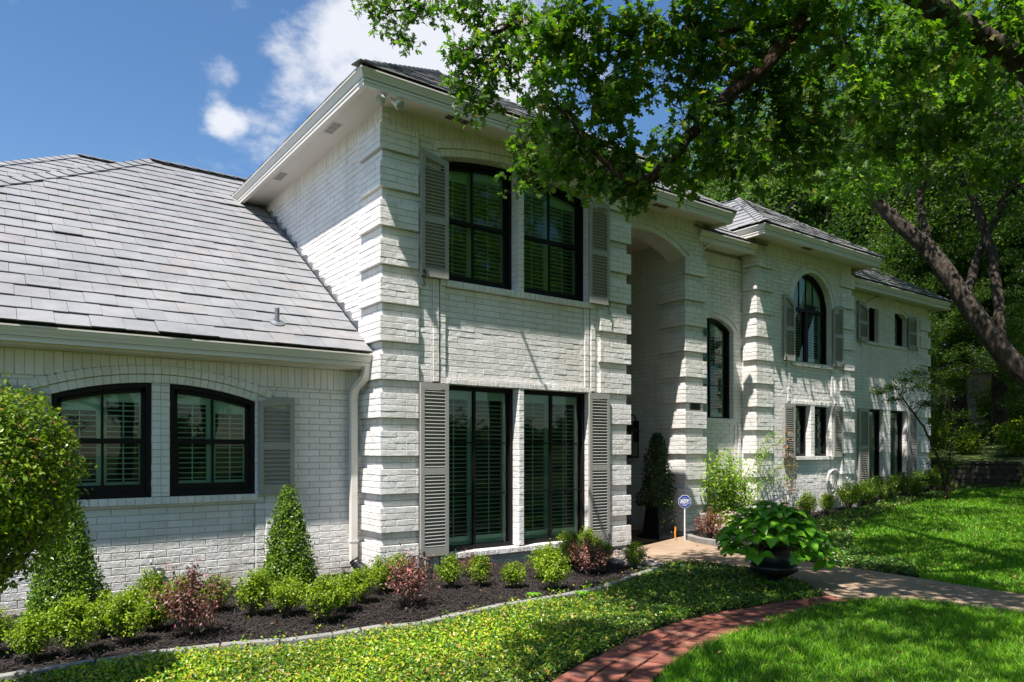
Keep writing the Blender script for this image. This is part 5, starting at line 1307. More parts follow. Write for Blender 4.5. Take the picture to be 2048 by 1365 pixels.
for sg in (0.0,math.pi):
    m=MB(); ca,sa=math.cos(sg+2.4),math.sin(sg+2.4); P=[(.20,.50),(.245,.50),(.27,.46),(.262,.38),(.25,.31),(.262,.26)]
    tube(m,smooth_poly([(p*ca,p*sa,z) for p,z in P],4),.011,8); m.obj('handle',M['iron'],urn,True)
m=MB(); m.box(-.17,-.17,-.04,.17,.17,.005); m.obj('plinth',M['iron'],urn)
hyd=empty('hydrangea',(ux,uy,uz+.42)); tag(hyd,'broad-leaved green hydrangea filling the black urn','plant')
def hleaf(seed):
    r=np.random.default_rng(seed); W_=[0,.20,.33,.37,.32,.18,.0]; X=np.linspace(0,1,7); V=[];
    cu=r.uniform(.12,.35)
    for x,w in zip(X,W_):
        zc=.10*math.sin(x*3.1)-cu*x*x
        for q in (-1,-.5,0,.5,1): V.append((x,q*w,zc+abs(q)*w*.30+(.02*math.sin(x*22) if abs(q)==1 else 0)))
    F=[[i*5+j,(i+1)*5+j,(i+1)*5+j+1,i*5+j+1] for i in range(6) for j in range(4)]
    me=mesh_np('leaf',V,[np.array(F)],True); me.materials.append(M['hyd_leaf']); return me
hl=[hleaf(i) for i in range(4)]; st=MB(); r=np.random.default_rng(21)
tips=[]
for k in range(54):
    a=k*2.399+r.normal(0,.2); q=math.sqrt((k+.6)/54); rad=.60*q; z=.46*(1-q**2.2)+.05-(.07 if q>.9 else 0)+r.normal(0,.025)
    tip=np.array([rad*math.cos(a)*1.05,rad*math.sin(a),z]); tips.append((tip,q)); tube(st,[(0,0,0),tip*.55+np.array([0,0,.1]),tip],[.008,.006,.005],5,False)
st.obj('stems',M['rose_leaf'],hyd)
for tip,q in tips:
    out=unit(tip*np.array([1,1,0])+1e-6); n_=r.integers(5,7); a0=r.uniform(0,6.28)
    for j in range(n_):
        a=a0+j*6.283/n_+r.normal(0,.15); L=r.uniform(.17,.235)*(.8 if j%2 else 1)
        d=np.array([math.cos(a),math.sin(a),r.uniform(-.15,.35)-.25*q]); d+=out*.35*q; d=unit(d); up=unit(np.array([0,0,1.])+out*.55*q); s_=unit(np.cross(up,d)); up=np.cross(d,s_)
        o=bpy.data.objects.new('leaf',hl[r.integers(4)]); COL.objects.link(o); o.parent=hyd; p=tip+d*.012
        o.matrix_local=Matrix(((d[0]*L,s_[0]*L,up[0]*L,p[0]),(d[1]*L,s_[1]*L,up[1]*L,p[1]),(d[2]*L,s_[2]*L,up[2]*L,p[2]),(0,0,0,1)))
m=MB(); 
for tip,q in tips[::5]: leaves(m,tip+r.normal(0,.012,(14,3))+np.array([0,0,.03]),.018,LEAF_SIMPLE,np.array([0,0,1.]),.5,r=r)
m.obj('flower_bud',M['rose_leaf'],hyd)
# ------------------------------------------------------------------ porch planter with ivy cone
px_,py_=10.08,9.22; pz_=-.125
pl=empty('porch_planter',(px_,py_,pz_),R(4)); tag(pl,'tall tapered black square planter at the porch pillar','planter')
m=MB()
for (w0,w1,z0,z1) in ((.26,.25,0,.05),(.23,.20,.05,.09),(.19,.145,.09,.58),(.155,.16,.58,.62),(.175,.175,.62,.66)):
    V=[(sx*w,sy*w,z) for (w,z) in ((w0,z0),(w1,z1)) for sx,sy in ((-1,-1),(1,-1),(1,1),(-1,1))]
    m.add(V,np.array([[0,1,5,4],[1,2,6,5],[2,3,7,6],[3,0,4,7],[4,5,6,7],[3,2,1,0]]))
m.obj('pot',M['iron'],pl)
for a in range(4):
    m=MB(); an=a*math.pi/2; V=[]
    for (z,w) in ((.14,.178),(.54,.141)):
        for u in (-.6,.6): V.append((w*math.cos(an)*1.0+.012*math.cos(an)-u*w*math.sin(an),w*math.sin(an)+.012*math.sin(an)+u*w*math.cos(an),z))
    m.add(V,np.array([[0,1,3,2]])); m.obj('panel',M['iron'],pl)
iv=empty('ivy_topiary',(px_,py_,pz_+.62)); tag(iv,'dark ivy cone trailing over the black porch planter','plant')
r=np.random.default_rng(4); f=MB(); n=4200; t=r.uniform(0,1,n)**1.3; a=r.uniform(0,6.28,n); rr=(.29*(1-t)**.6+.04)*(r.uniform(.3,1,n)**.4)*(1+.26*np.sin(a*3+t*11)+.12*np.sin(a*2-t*23)); P=np.c_[rr*np.cos(a),rr*np.sin(a),t*1.32-.02]+r.normal(0,.02,(n,3)); out=unit(np.c_[np.cos(a),np.sin(a),0*a+.2])
leaves(f,P,.05,LEAF_OVAL,out,.5,flat=.4,r=r)
for k in range(16):
    a=r.uniform(-2.2,1.0); p=np.array([.27*math.cos(a),.27*math.sin(a),.05]); L=r.uniform(.25,.62); q=np.linspace(0,1,int(40*L))[:,None]; leaves(f,p+np.array([.08*math.cos(a),.08*math.sin(a),-L])*q+r.normal(0,.02,(len(q),3)),.045,LEAF_OVAL,unit(p),.5,flat=.6,r=r)
f.obj('foliage',M['ivy_leaf'],iv); s=MB(); tube(s,[(0,0,-.05),(0,0,1.2)],.015,6); s.obj('stem',M['twig'],iv)
# ------------------------------------------------------------------ octagonal sign
sg_=empty('security_sign',(10.07,8.56,g(10.07,8.56)),R(-38)); tag(sg_,'blue octagonal ADT security sign on a white stake by the pillar','sign')
def octo(r_,t,y0):
    V=[(r_*math.cos(R(22.5+45*i)),y,r_*1.02*math.sin(R(22.5+45*i))) for y in (y0,y0+t) for i in range(8)]; m=MB(); m.add(V,[np.array([list(range(8))[::1]]),np.array([[i,8+i,8+(i+1)%8,(i+1)%8] for i in range(8)]),np.array([list(range(8,16))[::-1]])]); return m
zc=.72
def at(o,z=zc): o.location.z=z; return o
at(octo(.118,.008,-.004).obj('sign_plate',M['white'],sg_)); at(octo(.110,.002,-.0065).obj('sign_face',M['blue'],sg_))
m=MB(); 
for b in ((-.079,-.008,.036,.079,-.0068,.041),(-.079,-.008,-.041,.079,-.0068,-.036),(-.079,-.008,-.036,-.074,-.0068,.036),(.074,-.008,-.036,.079,-.0068,.036)): m.box(*b)
at(m.obj('sign_border',M['white'],sg_))
def text(s,size,mat_,parent,loc,rot=(R(90),0,0),bold=.0,ext=.0008,name='lettering',sx=1):
    c=bpy.data.curves.new(name,'FONT'); c.body=s; c.size=size; c.align_x='CENTER'; c.align_y='CENTER'; c.extrude=ext; c.offset=bold; c.resolution_u=3
    t=bpy.data.objects.new(name,c); COL.objects.link(t); dg=bpy.context.evaluated_depsgraph_get(); dg.update(); me=bpy.data.meshes.new_from_object(t.evaluated_get(dg)); bpy.data.objects.remove(t)
    me.name=name; me.materials.clear(); me.materials.append(mat_); o=bpy.data.objects.new(name,me); COL.objects.link(o); o.parent=parent; o.location=loc; o.rotation_euler=rot; o.scale=(sx,1,1); return o
text('ADT',.078,M['white'],sg_,(0,-.0085,zc),bold=.0035,sx=.92)
for (z,w_) in ((.062,.042),(-.060,.05),(-.072,.036)):
    m=MB(); n_=9
    for i in range(n_): m.box(-w_+i*2*w_/n_+.001,-.008,z-.004,-w_+(i+.72)*2*w_/n_,-.0068,z+.004)
    at(m.obj('small_print',M['white'],sg_))
m=MB(); m.box(-.011,0.004,0,.011,.012,.62); m.obj('stake',M['white'],sg_)
m=MB(); tube(m,[(0,.004,zc+.10),(0,.004,zc+.135)],.008,6); m.obj('bolt',M['iron'],sg_)
m=MB(); tube(m,smooth_poly([(0,0,0),(-.003,.0,.09),(.006,0,.17),(.003,0,.20)],4),.016,8); o=m.obj('marker_stake',M['orange'],loc=(9.98,8.70,-.08)); tag(o,'short orange marker stake at the corner of the raised edging','stake')
m=MB(); tube(m,smooth_poly([(10.2,8.93,.52),(10.05,8.98,.42),(9.98,8.99,.33),(10.1,8.98,.2),(10.22,8.95,.1),(10.17,8.9,.0),(10.02,8.85,-.08)],6),.006,6); tag(m.obj('cable',M['iron']),'black cable hanging down the foot of the porch pillar','cable')
# ------------------------------------------------------------------ lantern on the porch side wall (faces -x)
ln=empty('wall_lantern',(10.655,10.30,1.36)); tag(ln,'large black glass wall lantern inside the porch','lantern')
m=MB(); m.box(-.03,-.07,.30,-.001,.07,.72); m.obj('back_plate',M['iron'],ln)
m=MB(); tube(m,smooth_poly([(-.02,0,.60),(-.03,0,.78),(-.10,0,.84),(-.17,0,.80),(-.18,0,.68)],6),.012,8); tube(m,[(-.18,-.03,.66),(-.18,.03,.66)],.02,8); m.obj('scroll_arm',M['iron'],ln,True)
m=MB(); V=[(-.18+sx*w,sy*w,z) for (w,z) in ((.15,.50),(.03,.63)) for sx,sy in ((-1,-1),(1,-1),(1,1),(-1,1))]; m.add(V,np.array([[0,1,5,4],[1,2,6,5],[2,3,7,6],[3,0,4,7],[4,5,6,7],[3,2,1,0]])); m.obj('lantern_cap',M['iron'],ln)
m=MB()
for sx in (-1,1):
    for sy in (-1,1): m.box(-.18+sx*.11-.01,sy*.11-.01,0,-.18+sx*.11+.01,sy*.11+.01,.50)
m.box(-.30,-.12,-.02,-.06,.12,.01); m.obj('lantern_frame',M['iron'],ln)
m=MB()
for sx in (-1,1): m.add([(-.18+sx*.108,-.1,.01),(-.18+sx*.108,.1,.01),(-.18+sx*.108,.1,.5),(-.18+sx*.108,-.1,.5)],np.array([[0,1,2,3]])); m.add([(-.28,sx*.108,.01),(-.08,sx*.108,.01),(-.08,sx*.108,.5),(-.28,sx*.108,.5)],np.array([[0,1,2,3]]))
clear,nt=mat('clear_lantern_glass'); tr=N(nt,'ShaderNodeBsdfTransparent'); tr.inputs[0].default_value=(.85,.85,.8,1); gl=N(nt,'ShaderNodeBsdfGlossy'); gl.inputs['Roughness'].default_value=.03; mx_=N(nt,'ShaderNodeMixShader'); mx_.inputs[0].default_value=.07; nt.links.new(tr.outputs[0],mx_.inputs[1]); nt.links.new(gl.outputs[0],mx_.inputs[2]); oo=N(nt,'ShaderNodeOutputMaterial'); nt.links.new(mx_.outputs[0],oo.inputs[0])
m.obj('lantern_pane',clear,ln)
m=MB(); tube(m,[(-.18,0,.0),(-.18,0,.17)],.014,8); m.obj('candle_tube',M['white'],ln,True)
# ------------------------------------------------------------------ number plaque, floodlights, taps, round light, hose
nb=empty('house_number',(10.94,9.045,2.325)); tag(nb,'small bronze house number plaque 3801 on the porch pillar','sign')
obj_box('plaque',(-.145,-.006,-.072,.145,.004,.072),M['bronze'],nb)
brd=simple('dark_copper_digits',(0.015,0.012,0.010),.5,.2)
text('3801',.125,brd,nb,(0,-.0085,-.002),bold=.002,ext=.002,sx=.85,name='number')
fl=empty('flood_light',(3.98,7.98,EZ-.135)); tag(fl,'twin white flood lamps under the corner eave of the main block','light')
m=MB(); tube(m,[(0,0,0),(0,0,-.03)],.05,14); m.obj('mounting_plate',M['white'],fl)
for (dx,dy,ax) in ((-.07,-.03,(-.62,-.45,-.64)),(.07,.02,(.35,-.72,-.60))):
    a=unit(np.array(ax)); p0=np.array([dx*.4,dy*.4,-.035]); p1=p0+np.array([dx*.5,dy*.5,-.03]); lp=empty('lamp_head',tuple(p1),parent=fl)
    m=MB(); tube(m,[p0-p1,(0,0,0)],.012,8); tube(m,[(0,0,0),a*.02,a*.06,a*.075],[.026,.03,.03,.032],14); m.obj('socket',M['white'],fl,True,loc=tuple(p1))
    m=MB(); tube(m,[a*.07,a*.10,a*.13,a*.145],[.032,.050,.062,.064],18); lb=m.obj('bulb_reflector',M['white'],fl,True,loc=tuple(p1))
    m=MB(); tube(m,[a*.146,a*.155,a*.162],[.061,.045,.015],18); m.obj('lens',clear_l if 'clear_l' in globals() else clear,fl,True,loc=tuple(p1)); bpy.data.objects.remove(lp)
def tap(x,y,z,label):
    t=empty('garden_tap',(x,y,z)); tag(t,label,'tap'); m=MB(); tube(m,[(0,0,0),(0,-.05,0),(0,-.075,-.02),(0,-.08,-.055)],[.012,.014,.014,.012],10); m.obj('spout',M['steel'],t,True)
    m=MB(); tube(m,[(0,-.045,0),(0,-.045,.04)],.006,8); m.box(-.028,-.05,.04,.028,-.04,.048); m.obj('tap_handle',M['steel'],t); return t
tap(1.504,YW,.277,'small brass outdoor tap on the garage wing wall'); tap(16.21,9.02,.86,'dark outdoor tap right of the coiled hose')
m=MB(); lathe(m,[(0,.05),(.02,.048),(.045,.035),(.052,.015),(.066,.010),(.068,0)],sides=22); o=m.obj('round_wall_light',clear,None,True); o.location=(1.594,YW,.11); o.rotation_euler=(R(90),0,0); tag(o,'small round glass wall light low on the garage wing wall','light')
m=MB(); lathe(m,[(0,.004),(.068,.003),(.07,0)],sides=22); q=m.obj('backplate',M['steel'],o)
m=MB(); lathe(m,[(0,.03),(.02,.028),(.03,.012),(.03,.004)],sides=16); m.obj('bulb',M['white'],o,True)
hs_=empty('garden_hose',(15.58,9.0,.98)); tag(hs_,'pale garden hose coiled on a wall hanger under the bay windows','hose')
m=MB(); tube(m,[(0,.05,0),(0,-.10,0)],.05,12); tube(m,[(-.0,-.10,0),(0,-.105,.0)],.075,12); m.obj('hose_hanger',M['steel'],hs_)
m=MB(); r=np.random.default_rng(8)
for k in range(7):
    w=.20+.045*k*.6+r.normal(0,.012); h=.50+.05*k*.6+r.normal(0,.02); yo=-.02-.012*k; cx=r.normal(0,.015)
    P=[(cx+w*math.sin(t)*(.85+.15*math.cos(t)),yo+.006*math.sin(3*t),.06-h*(1-math.cos(t))/2*1.0) for t in np.linspace(0,6.283,28)]
    tube(m,P,.011,7,False)
m.obj('hose_coil',M['hose'],hs_,True)
m=MB(); tube(m,smooth_poly([(.63,-.09,-.17),(.66,-.12,-.25),(.70,-.13,-.5),(.80,-.2,-.95)],6),.010,7); m.obj('hose_end',M['hose'],hs_,True)
o=empty('path_marker',(16.2,8.75,g(16.2,8.75)-.02)); tag(o,'small pale square post cap in front of the bay bed','post')
m=MB(); m.box(-.09,-.09,0,.09,.09,.20); m.box(-.11,-.11,.20,.11,.11,.235); b=m.obj('cap',M['stone'],o); md=b.modifiers.new('b','BEVEL'); md.width=.008
# ------------------------------------------------------------------ petunia bowl, climbing rose, vine
pt=empty('flower_pot',(10.72,8.1,g(10.72,8.1)+.03)); tag(pt,'low white bowl planter behind the hydrangea urn','pot')
m=MB(); lathe(m,[(0,0),(.14,0),(.20,.10),(.25,.19),(.255,.21),(.235,.21),(.2,.17),(0,.16)],sides=28); m.obj('bowl',M['white'],pt,True)
fp=empty('petunias',(10.72,8.1,g(10.72,8.1)+.20)); tag(fp,'pink and lime flowers spilling from the white bowl','flowers')
r=np.random.default_rng(2); f=MB(); d=unit(r.normal(0,1,(900,3))); d[:,2]=abs(d[:,2]); leaves(f,d*r.uniform(.5,1,(900,1))*np.array([.32,.32,.30]),.035,LEAF_OVAL,d,.4,r=r); f.obj('foliage',M['rose_leaf'],fp)
f=MB(); d=unit(r.normal(0,1,(46,3))); d[:,2]=abs(d[:,2])
for q in d: 
    c=q*np.array([.34,.34,.34])
    for j in range(5): leaves(f,[c],.035,LEAF_OVAL,q,.85,r=r)
f.obj('blossom',M['pink'],fp)
cr_=empty('climbing_rose',(11.75,8.85,g(11.75,8.85))); tag(cr_,'yellow-green climbing shrub against the link wall','plant')
r=np.random.default_rng(3); f=MB(); s=MB()
for k in range(30):
    a=r.uniform(-math.pi,math.pi); b=np.array([r.uniform(-.35,.35),r.uniform(-.15,.15),0]); tip=b+np.array([r.uniform(-.55,.45),r.uniform(-.3,.25),r.uniform(.9,1.55)]); mid=(b+tip)/2+r.normal(0,.08,3)
    P=smooth_poly([b,mid,tip],5); tube(s,P,[.008]*6+[.004]*5,5,False); t=r.uniform(.12,1,120)[:,None]; Q=(b*(1-t)**2+2*mid*t*(1-t)+tip*t*t)+r.normal(0,.075,(120,3)); leaves(f,Q,.072,LEAF_OVAL,np.array([-.3,-.5,.6]),.4,r=r)
for (tip) in ((1.7,-.0,1.75),(1.9,.05,1.25),(1.5,0,1.9),(2.1,.1,1.0),(1.3,.1,1.5)):
    P=smooth_poly([(0.2,0,.3),(.9,.0,tip[2]*.8),tip],6); tube(s,P,.004,5,False); Q=np.repeat(P[3:],11,0)+r.normal(0,.06,(len(P[3:])*11,3)); leaves(f,Q,.05,LEAF_OVAL,np.array([-.3,-.5,.6]),.4,r=r)
f.obj('foliage',M['rose_leaf'],cr_); s.obj('stems',M['twig'],cr_)
vn=empty('wall_vine',(13.85,8.97,.1)); tag(vn,'thin vine with browned leaves climbing beside the short left shutter','vine')
f=MB(); s=MB(); P=smooth_poly([(0.25,-.0,0),(.12,0,.6),(.18,0,1.0),(-.02,-.02,1.35),(-.05,-.03,1.9)],8); tube(s,P,.006,5,False); Q=np.repeat(P[6:],7,0)+r.normal(0,.06,(len(P[6:])*7,3)); leaves(f,Q,.055,LEAF_OVAL,np.array([-.2,-.8,.2]),.5,flat=.5,r=r); f.obj('foliage',M['dry_leaf'],vn); s.obj('stems',M['twig'],vn)
# small broad weeds at the edge of the ground cover
for (x,y,l) in ((4.75,6.1,'leafy weed on the mulch just behind the stone edging'),(5.2,5.85,'light green weed beside the curved edging'),(7.35,4.98,'small palmate seedling at the foot of the urn')):
    o=empty('leafy_weed',(x,y,g(x,y)+.04)); tag(o,l,'plant')
    for k in range(7):
        a=k*.9+rng.uniform(0,.4); d=unit(np.array([math.cos(a),math.sin(a),.5])); up=unit(np.array([0,0,1.])); s_=unit(np.cross(up,d)); up=np.cross(d,s_); L=.10
        q=bpy.data.objects.new('leaf',hl[k%4]); COL.objects.link(q); q.parent=o; q.matrix_local=Matrix(((d[0]*L,s_[0]*L*.6,up[0]*L,0),(d[1]*L,s_[1]*L*.6,up[1]*L,0),(d[2]*L,s_[2]*L*.6,up[2]*L,.03),(0,0,0,1)))
# ------------------------------------------------------------------ trees
SPRAYS=[(3.91,8.29,7.01,0.19,0.075),(4.14,8.12,6.95,0.22,0.075),(4.34,7.98,7.04,0.19,0.075),(4.19,8.09,6.67,0.16,0.075),(4.27,8.03,6.54,0.09,0.075),(4.44,7.9,6.98,0.12,0.075),(4.54,7.83,7.07,0.12,0.075),(3.99,8.23,7.1,0.16,0.075),(4.09,6.42,6.18,0.21,0.088),(4.22,6.33,6.02,0.24,0.088),(4.39,6.21,6.13,0.26,0.088),(4.05,6.46,5.7,0.17,0.088),(4.17,6.36,5.6,0.24,0.088),(4.34,6.24,5.76,0.29,0.088),(4.04,6.46,5.44,0.13,0.088),(4.17,6.36,5.23,0.18,0.088),(4.34,6.24,5.34,0.24,0.088),(4.24,6.32,5.1,0.11,0.088),(4.56,6.08,5.91,0.32,0.088),(4.64,6.02,5.55,0.32,0.088),(4.14,5.15,4.74,0.23,0.112),(4.21,5.09,5.33,0.32,0.112),(4.44,4.93,5.38,0.32,0.112),(4.64,6.02,4.97,0.18,0.088),(4.18,5.12,4.42,0.21,0.112),(4.6,6.05,4.71,0.13,0.088),(4.54,6.1,4.5,0.13,0.088),(4.73,5.96,4.55,0.18,0.088),(4.61,6.05,4.31,0.11,0.088),(4.29,5.04,4.06,0.18,0.112),(4.36,4.99,4.28,0.21,0.112),(4.44,4.93,3.92,0.1,0.112),(4.47,4.91,4.6,0.25,0.112),(4.4,4.96,5.01,0.27,0.112),(4.69,4.74,5.33,0.27,0.112),(4.69,4.74,4.92,0.25,0.112),(4.58,4.82,4.24,0.18,0.112),(4.69,4.74,4.12,0.19,0.112),(4.77,4.68,3.96,0.17,0.112),(4.69,4.74,3.85,0.13,0.112),(4.84,4.64,3.87,0.11,0.112),(4.88,4.61,4.06,0.11,0.112),(4.66,4.77,4.72,0.14,0.112),(4.9,4.51,5.3,0.27,0.112),(5.22,4.81,5.16,0.19,0.112),(5.26,4.47,5.4,0.33,0.112),(5.56,4.66,5.15,0.27,0.112),(5.35,4.85,4.36,0.13,0.112),(4.86,4.24,4.0,0.12,0.112),(4.96,4.08,4.38,0.18,0.112),(5.98,4.76,4.56,0.18,0.112),(5.16,4.36,4.0,0.11,0.112),(5.37,4.16,4.07,0.18,0.112),(6.25,4.84,5.91,0.37,0.112),(5.68,4.34,5.06,0.33,0.112),(6.15,4.64,4.86,0.25,0.112),(5.96,4.15,5.49,0.33,0.112),(6.19,4.26,5.13,0.34,0.112),(5.49,3.93,4.12,0.2,0.112),(6.27,4.2,4.69,0.29,0.112),(6.76,4.24,5.81,0.36,0.112),(6.4,3.91,5.05,0.34,0.112),(6.76,4.02,4.7,0.3,0.112),(6.91,3.79,5.65,0.4,0.112),(6.16,3.29,4.68,0.35,0.112),(7.43,3.56,5.27,0.4,0.112),(7.39,3.3,4.61,0.34,0.112),(7.33,2.84,4.71,0.27,0.112),(6.67,2.86,5.0,0.26,0.112),(8.41,3.03,5.81,0.31,0.112),(7.87,2.75,4.35,0.19,0.112),(7.98,3.09,4.34,0.2,0.112),(7.44,3.76,4.69,0.31,0.112),(6.57,4.12,4.29,0.2,0.112),(6.66,4.4,6.06,0.31,0.112),(6.31,3.75,5.61,0.28,0.112),(6.19,4.54,6.01,0.3,0.112),(5.46,4.46,5.7,0.28,0.112)]
TRUNK=[(10.42,2.29,1.5),(10.38,2.32,3.16),(9.85,2.58,4.61),(9.21,2.8,5.28)]
LIMB=[(9.21,2.8,5.28),(8.6,2.88,5.49),(8.25,3.01,5.56),(7.89,3.15,5.71),(7.47,3.33,5.89),(6.97,3.57,6.15),(6.52,3.78,5.99),(6.2,3.89,5.5),(5.85,4.02,5.07),(5.5,4.15,4.74),(5.17,4.27,4.38),(4.8,4.42,3.93),(4.59,4.57,3.9),(4.46,4.67,4.03),(4.34,4.76,4.19),(4.26,4.94,4.47),(4.18,5.12,4.7)]
UP=[(9.21,2.8,5.28),(9.16,2.96,6.09),(9.03,3.06,6.79),(8.92,3.26,8.06)]
L2=[(6.97,3.57,6.15),(6.08,4.35,6.36),(5.16,5.15,6.18),(4.68,5.74,5.95),(4.33,6.13,5.86),(4.09,6.42,5.65)]
L3=[(5.16,5.15,6.18),(4.96,6.53,6.94),(4.59,7.55,7.16),(4.19,8.09,6.98),(3.98,8.36,7.1)]
L4=[(6.2,3.89,5.5),(5.83,4.28,5.51),(5.25,4.71,5.32),(4.83,5.02,5.22),(4.49,5.14,4.89)]
B1=[(19.59,4.87,0.32),(19.02,5.41,1.93),(18.47,6.06,3.03),(18.28,6.57,3.73),(18.09,7.21,4.92),(17.97,7.91,6.2),(17.61,8.55,7.0),(17.43,9.06,7.83),(17.42,9.56,9.09)]
B2=[(18.28,6.57,3.73),(18.75,6.85,5.4),(18.92,7.22,7.03),(18.89,7.86,8.76),(19.13,8.31,10.46)]
B3=[(17.97,7.91,6.2),(18.31,8.29,7.55),(18.93,8.45,8.84),(19.04,8.74,10.36)]
B4=[(18.09,7.21,4.92),(18.92,7.22,6.2),(19.83,6.92,7.72),(20.47,6.83,9.41)]
M1=[(18.84,7.9,0.31),(18.59,7.96,1.14),(18.29,8.05,1.74),(17.79,8.17,2.33),(17.4,8.33,2.79)]
M2=[(18.79,7.93,0.31),(18.97,7.93,1.01),(19.05,7.87,1.74),(19.45,7.7,2.36)]
M3=[(18.29,8.05,1.74),(18.47,7.8,2.45),(18.27,7.82,3.16)]
MAPLE=[(17.94,8.83,3.03,0.35),(18.17,8.58,3.21,0.35),(17.49,7.92,2.95,0.41),(17.81,7.74,3.24,0.35),(16.88,8.54,2.84,0.24),(18.08,8.78,2.73,0.26),(18.01,8.04,2.57,0.35),(18.63,7.87,2.82,0.41),(18.5,7.48,2.32,0.41),(18.38,7.87,2.1,0.35),(18.51,7.6,1.85,0.33),(17.71,8.13,3.32,0.29),(18.48,7.91,1.5,0.29),(19.11,7.45,1.98,0.35),(18.79,8.16,1.19,0.29),(18.85,7.79,1.14,0.33),(18.73,8.25,0.76,0.26)]
oak=empty('oak_tree',(10.42,2.29,g(10.42,2.29)-.02)); tag(oak,'large oak whose leafy lower limbs hang over the front lawn and the main block corner','tree')
OB=np.array(oak.location)
def tb(name,pts,r0,r1,mat_,parent,base,sides=10,n=6,jit=0.0):
    P=smooth_poly(pts,n)-base; k=len(P)
    if jit: P[1:-1]+=rng.normal(0,jit,(k-2,3))
    m=MB(); tube(m,P,list(np.linspace(r0,r1,k)),sides); return m.obj(name,mat_,parent,True)
T0=[(10.42,2.29,-.3)]+TRUNK
tb('trunk',T0,.34,.27,M['bark'],oak,OB,14,jit=.012)
tb('limb',LIMB[:6],.145,.085,M['bark'],oak,OB,12,jit=.01); tb('limb',LIMB[5:14],.085,.032,M['bark_red'],oak,OB,9,jit=.008); tb('limb',LIMB[12:],.030,.008,M['bark_red'],oak,OB,7,jit=.006)
tb('limb',UP,.17,.10,M['bark'],oak,OB,12); tb('limb',L2,.06,.012,M['bark_red'],oak,OB,8,jit=.012); tb('limb',L3,.035,.007,M['bark_red'],oak,OB,7,jit=.012); tb('limb',L4,.032,.008,M['bark_red'],oak,OB,7,jit=.01)
tb('limb',[UP[3],(8.2,3.3,9.0),(6.5,3.6,9.8),(4.5,4,10)],.12,.04,M['bark'],oak,OB); tb('limb',[UP[3],(9.5,4.5,9.2),(10.5,6.2,9.9)],.12,.04,M['bark'],oak,OB); tb('limb',[UP[1],(8.4,1.4,7.0),(6.3,0.6,7.4),(4.6,0.8,7.6)],.11,.04,M['bark'],oak,OB)
tw=MB(); lf=MB(); near=[]; r=np.random.default_rng(77)
for (x,y,z,rad,ls) in SPRAYS:
    c=np.array([x,y,z]); nt=max(3,int(rad*1.75/.022)) 
    for k in range(nt):
        d=unit(r.normal(0,1,3)+np.array([0,0,-.35])); a=c+r.normal(0,rad*.42,3); b=a+d*r.uniform(.08,.22)
        tube(tw,[a-d*.08,a,b],[.004,.003,.0015],4,False)
        nl=int(r.integers(6,11)); t=np.r_[r.uniform(0,1,nl//2),np.ones(nl-nl//2)][:,None]; P=a*(1-t)+b*t+r.normal(0,.018,(nl,3)); dd=unit(d+r.normal(0,.75,(nl,3)))
        s_=P@np.array([.5906,.807,0]); 
        sz=np.full(nl,ls); leaves(lf,P,sz,LEAF_OAK,np.array([0,-.2,1.]),.40,flat=.45,dirs=dd,dw=.45,r=r)
        if ls>.1: near+= [(p,q) for p,q in zip(P[:2],dd[:2])]
tw.v=[np.concatenate(tw.v)-OB]; lf.v=[np.concatenate(lf.v)-OB]
tag(tw.obj('twigs',M['bark_red'],oak),kind='stuff'); tag(lf.obj('foliage',M['oak_leaf'],oak),kind='stuff')
near.sort(key=lambda t:t[0][0]*.5906+t[0][1]*.807); ol=[]
for k in range(5):
    m=MB(); leaves(m,[np.zeros(3)],1.0,LEAF_OAK,np.array([0,0,1.]),1.0,dirs=np.array([[1.,0,0]]),dw=1.0,r=r); me=m.me('leaf'); me.materials.append(M['oak_leaf']); ol.append(me)
step=max(1,len(near)//290)
for p,d in near[::step][:290]:
    o=bpy.data.objects.new('leaf',ol[r.integers(5)]); COL.objects.link(o); o.parent=oak; L=r.uniform(.10,.145); up=unit(r.normal(0,.6,3)+np.array([0,0,1.])); s_=unit(np.cross(up,d)); up=np.cross(d,s_); q=p-OB
    o.matrix_local=Matrix(((d[0]*L,s_[0]*L,up[0]*L,q[0]),(d[1]*L,s_[1]*L,up[1]*L,q[1]),(d[2]*L,s_[2]*L,up[2]*L,q[2]),(0,0,0,1)))
# the high crown over the yard (mostly above the frame; it throws the dappled shade)
cf=MB(); nc=0
while nc<135:
    c=np.array([r.uniform(2.6,15.5),r.uniform(-4,7.6),r.uniform(5.6,11.0)])
    if c[0]<2.6+(c[2]-6)*.35+max(0,c[1]-2.5)*.75: continue
    if c[1]>5.6 and c[0]<9: continue
    rr=r.uniform(.55,.95); s_=c[0]*.5906+c[1]*.807; 
    if s_>0.5:
        px=1024+1446*(c[0]*.807-c[1]*.5906)/s_; py=900-1446*(c[2]-1.5)/s_; pr=1446*(rr+.35)/s_
        if px-pr<1420 and px+pr>0 and py+pr>0 and s_>1: 
            if py+pr>-5: continue
    tt=(8.27-c[1])/.196; xx=c[0]+.43*tt; zz=c[2]-tt
    if 3.3<xx<9.1 and -1.2<zz<4.2: continue
    hh=c[2]+.1; gx_,gy_=c[0]+.43*hh,c[1]+.196*hh
    if gx_<5.9 and gy_>3.9: continue
    tt=(9.0-c[1])/.196; xx=c[0]+.43*tt; zz=c[2]-tt
    if 10<xx<17 and -.5<zz<3.8 and r.random()<.5: continue
    nc+=1; n=int(250*rr/.7); d=unit(r.normal(0,1,(n,3))); P=c+d*(rr*r.uniform(.3,1,(n,1))**.5)*np.array([1,1,.7]); leaves(cf,P,.14,LEAF_OAK_LITE,np.array([0,0,1.]),.45,flat=.3,r=r)
nc=0
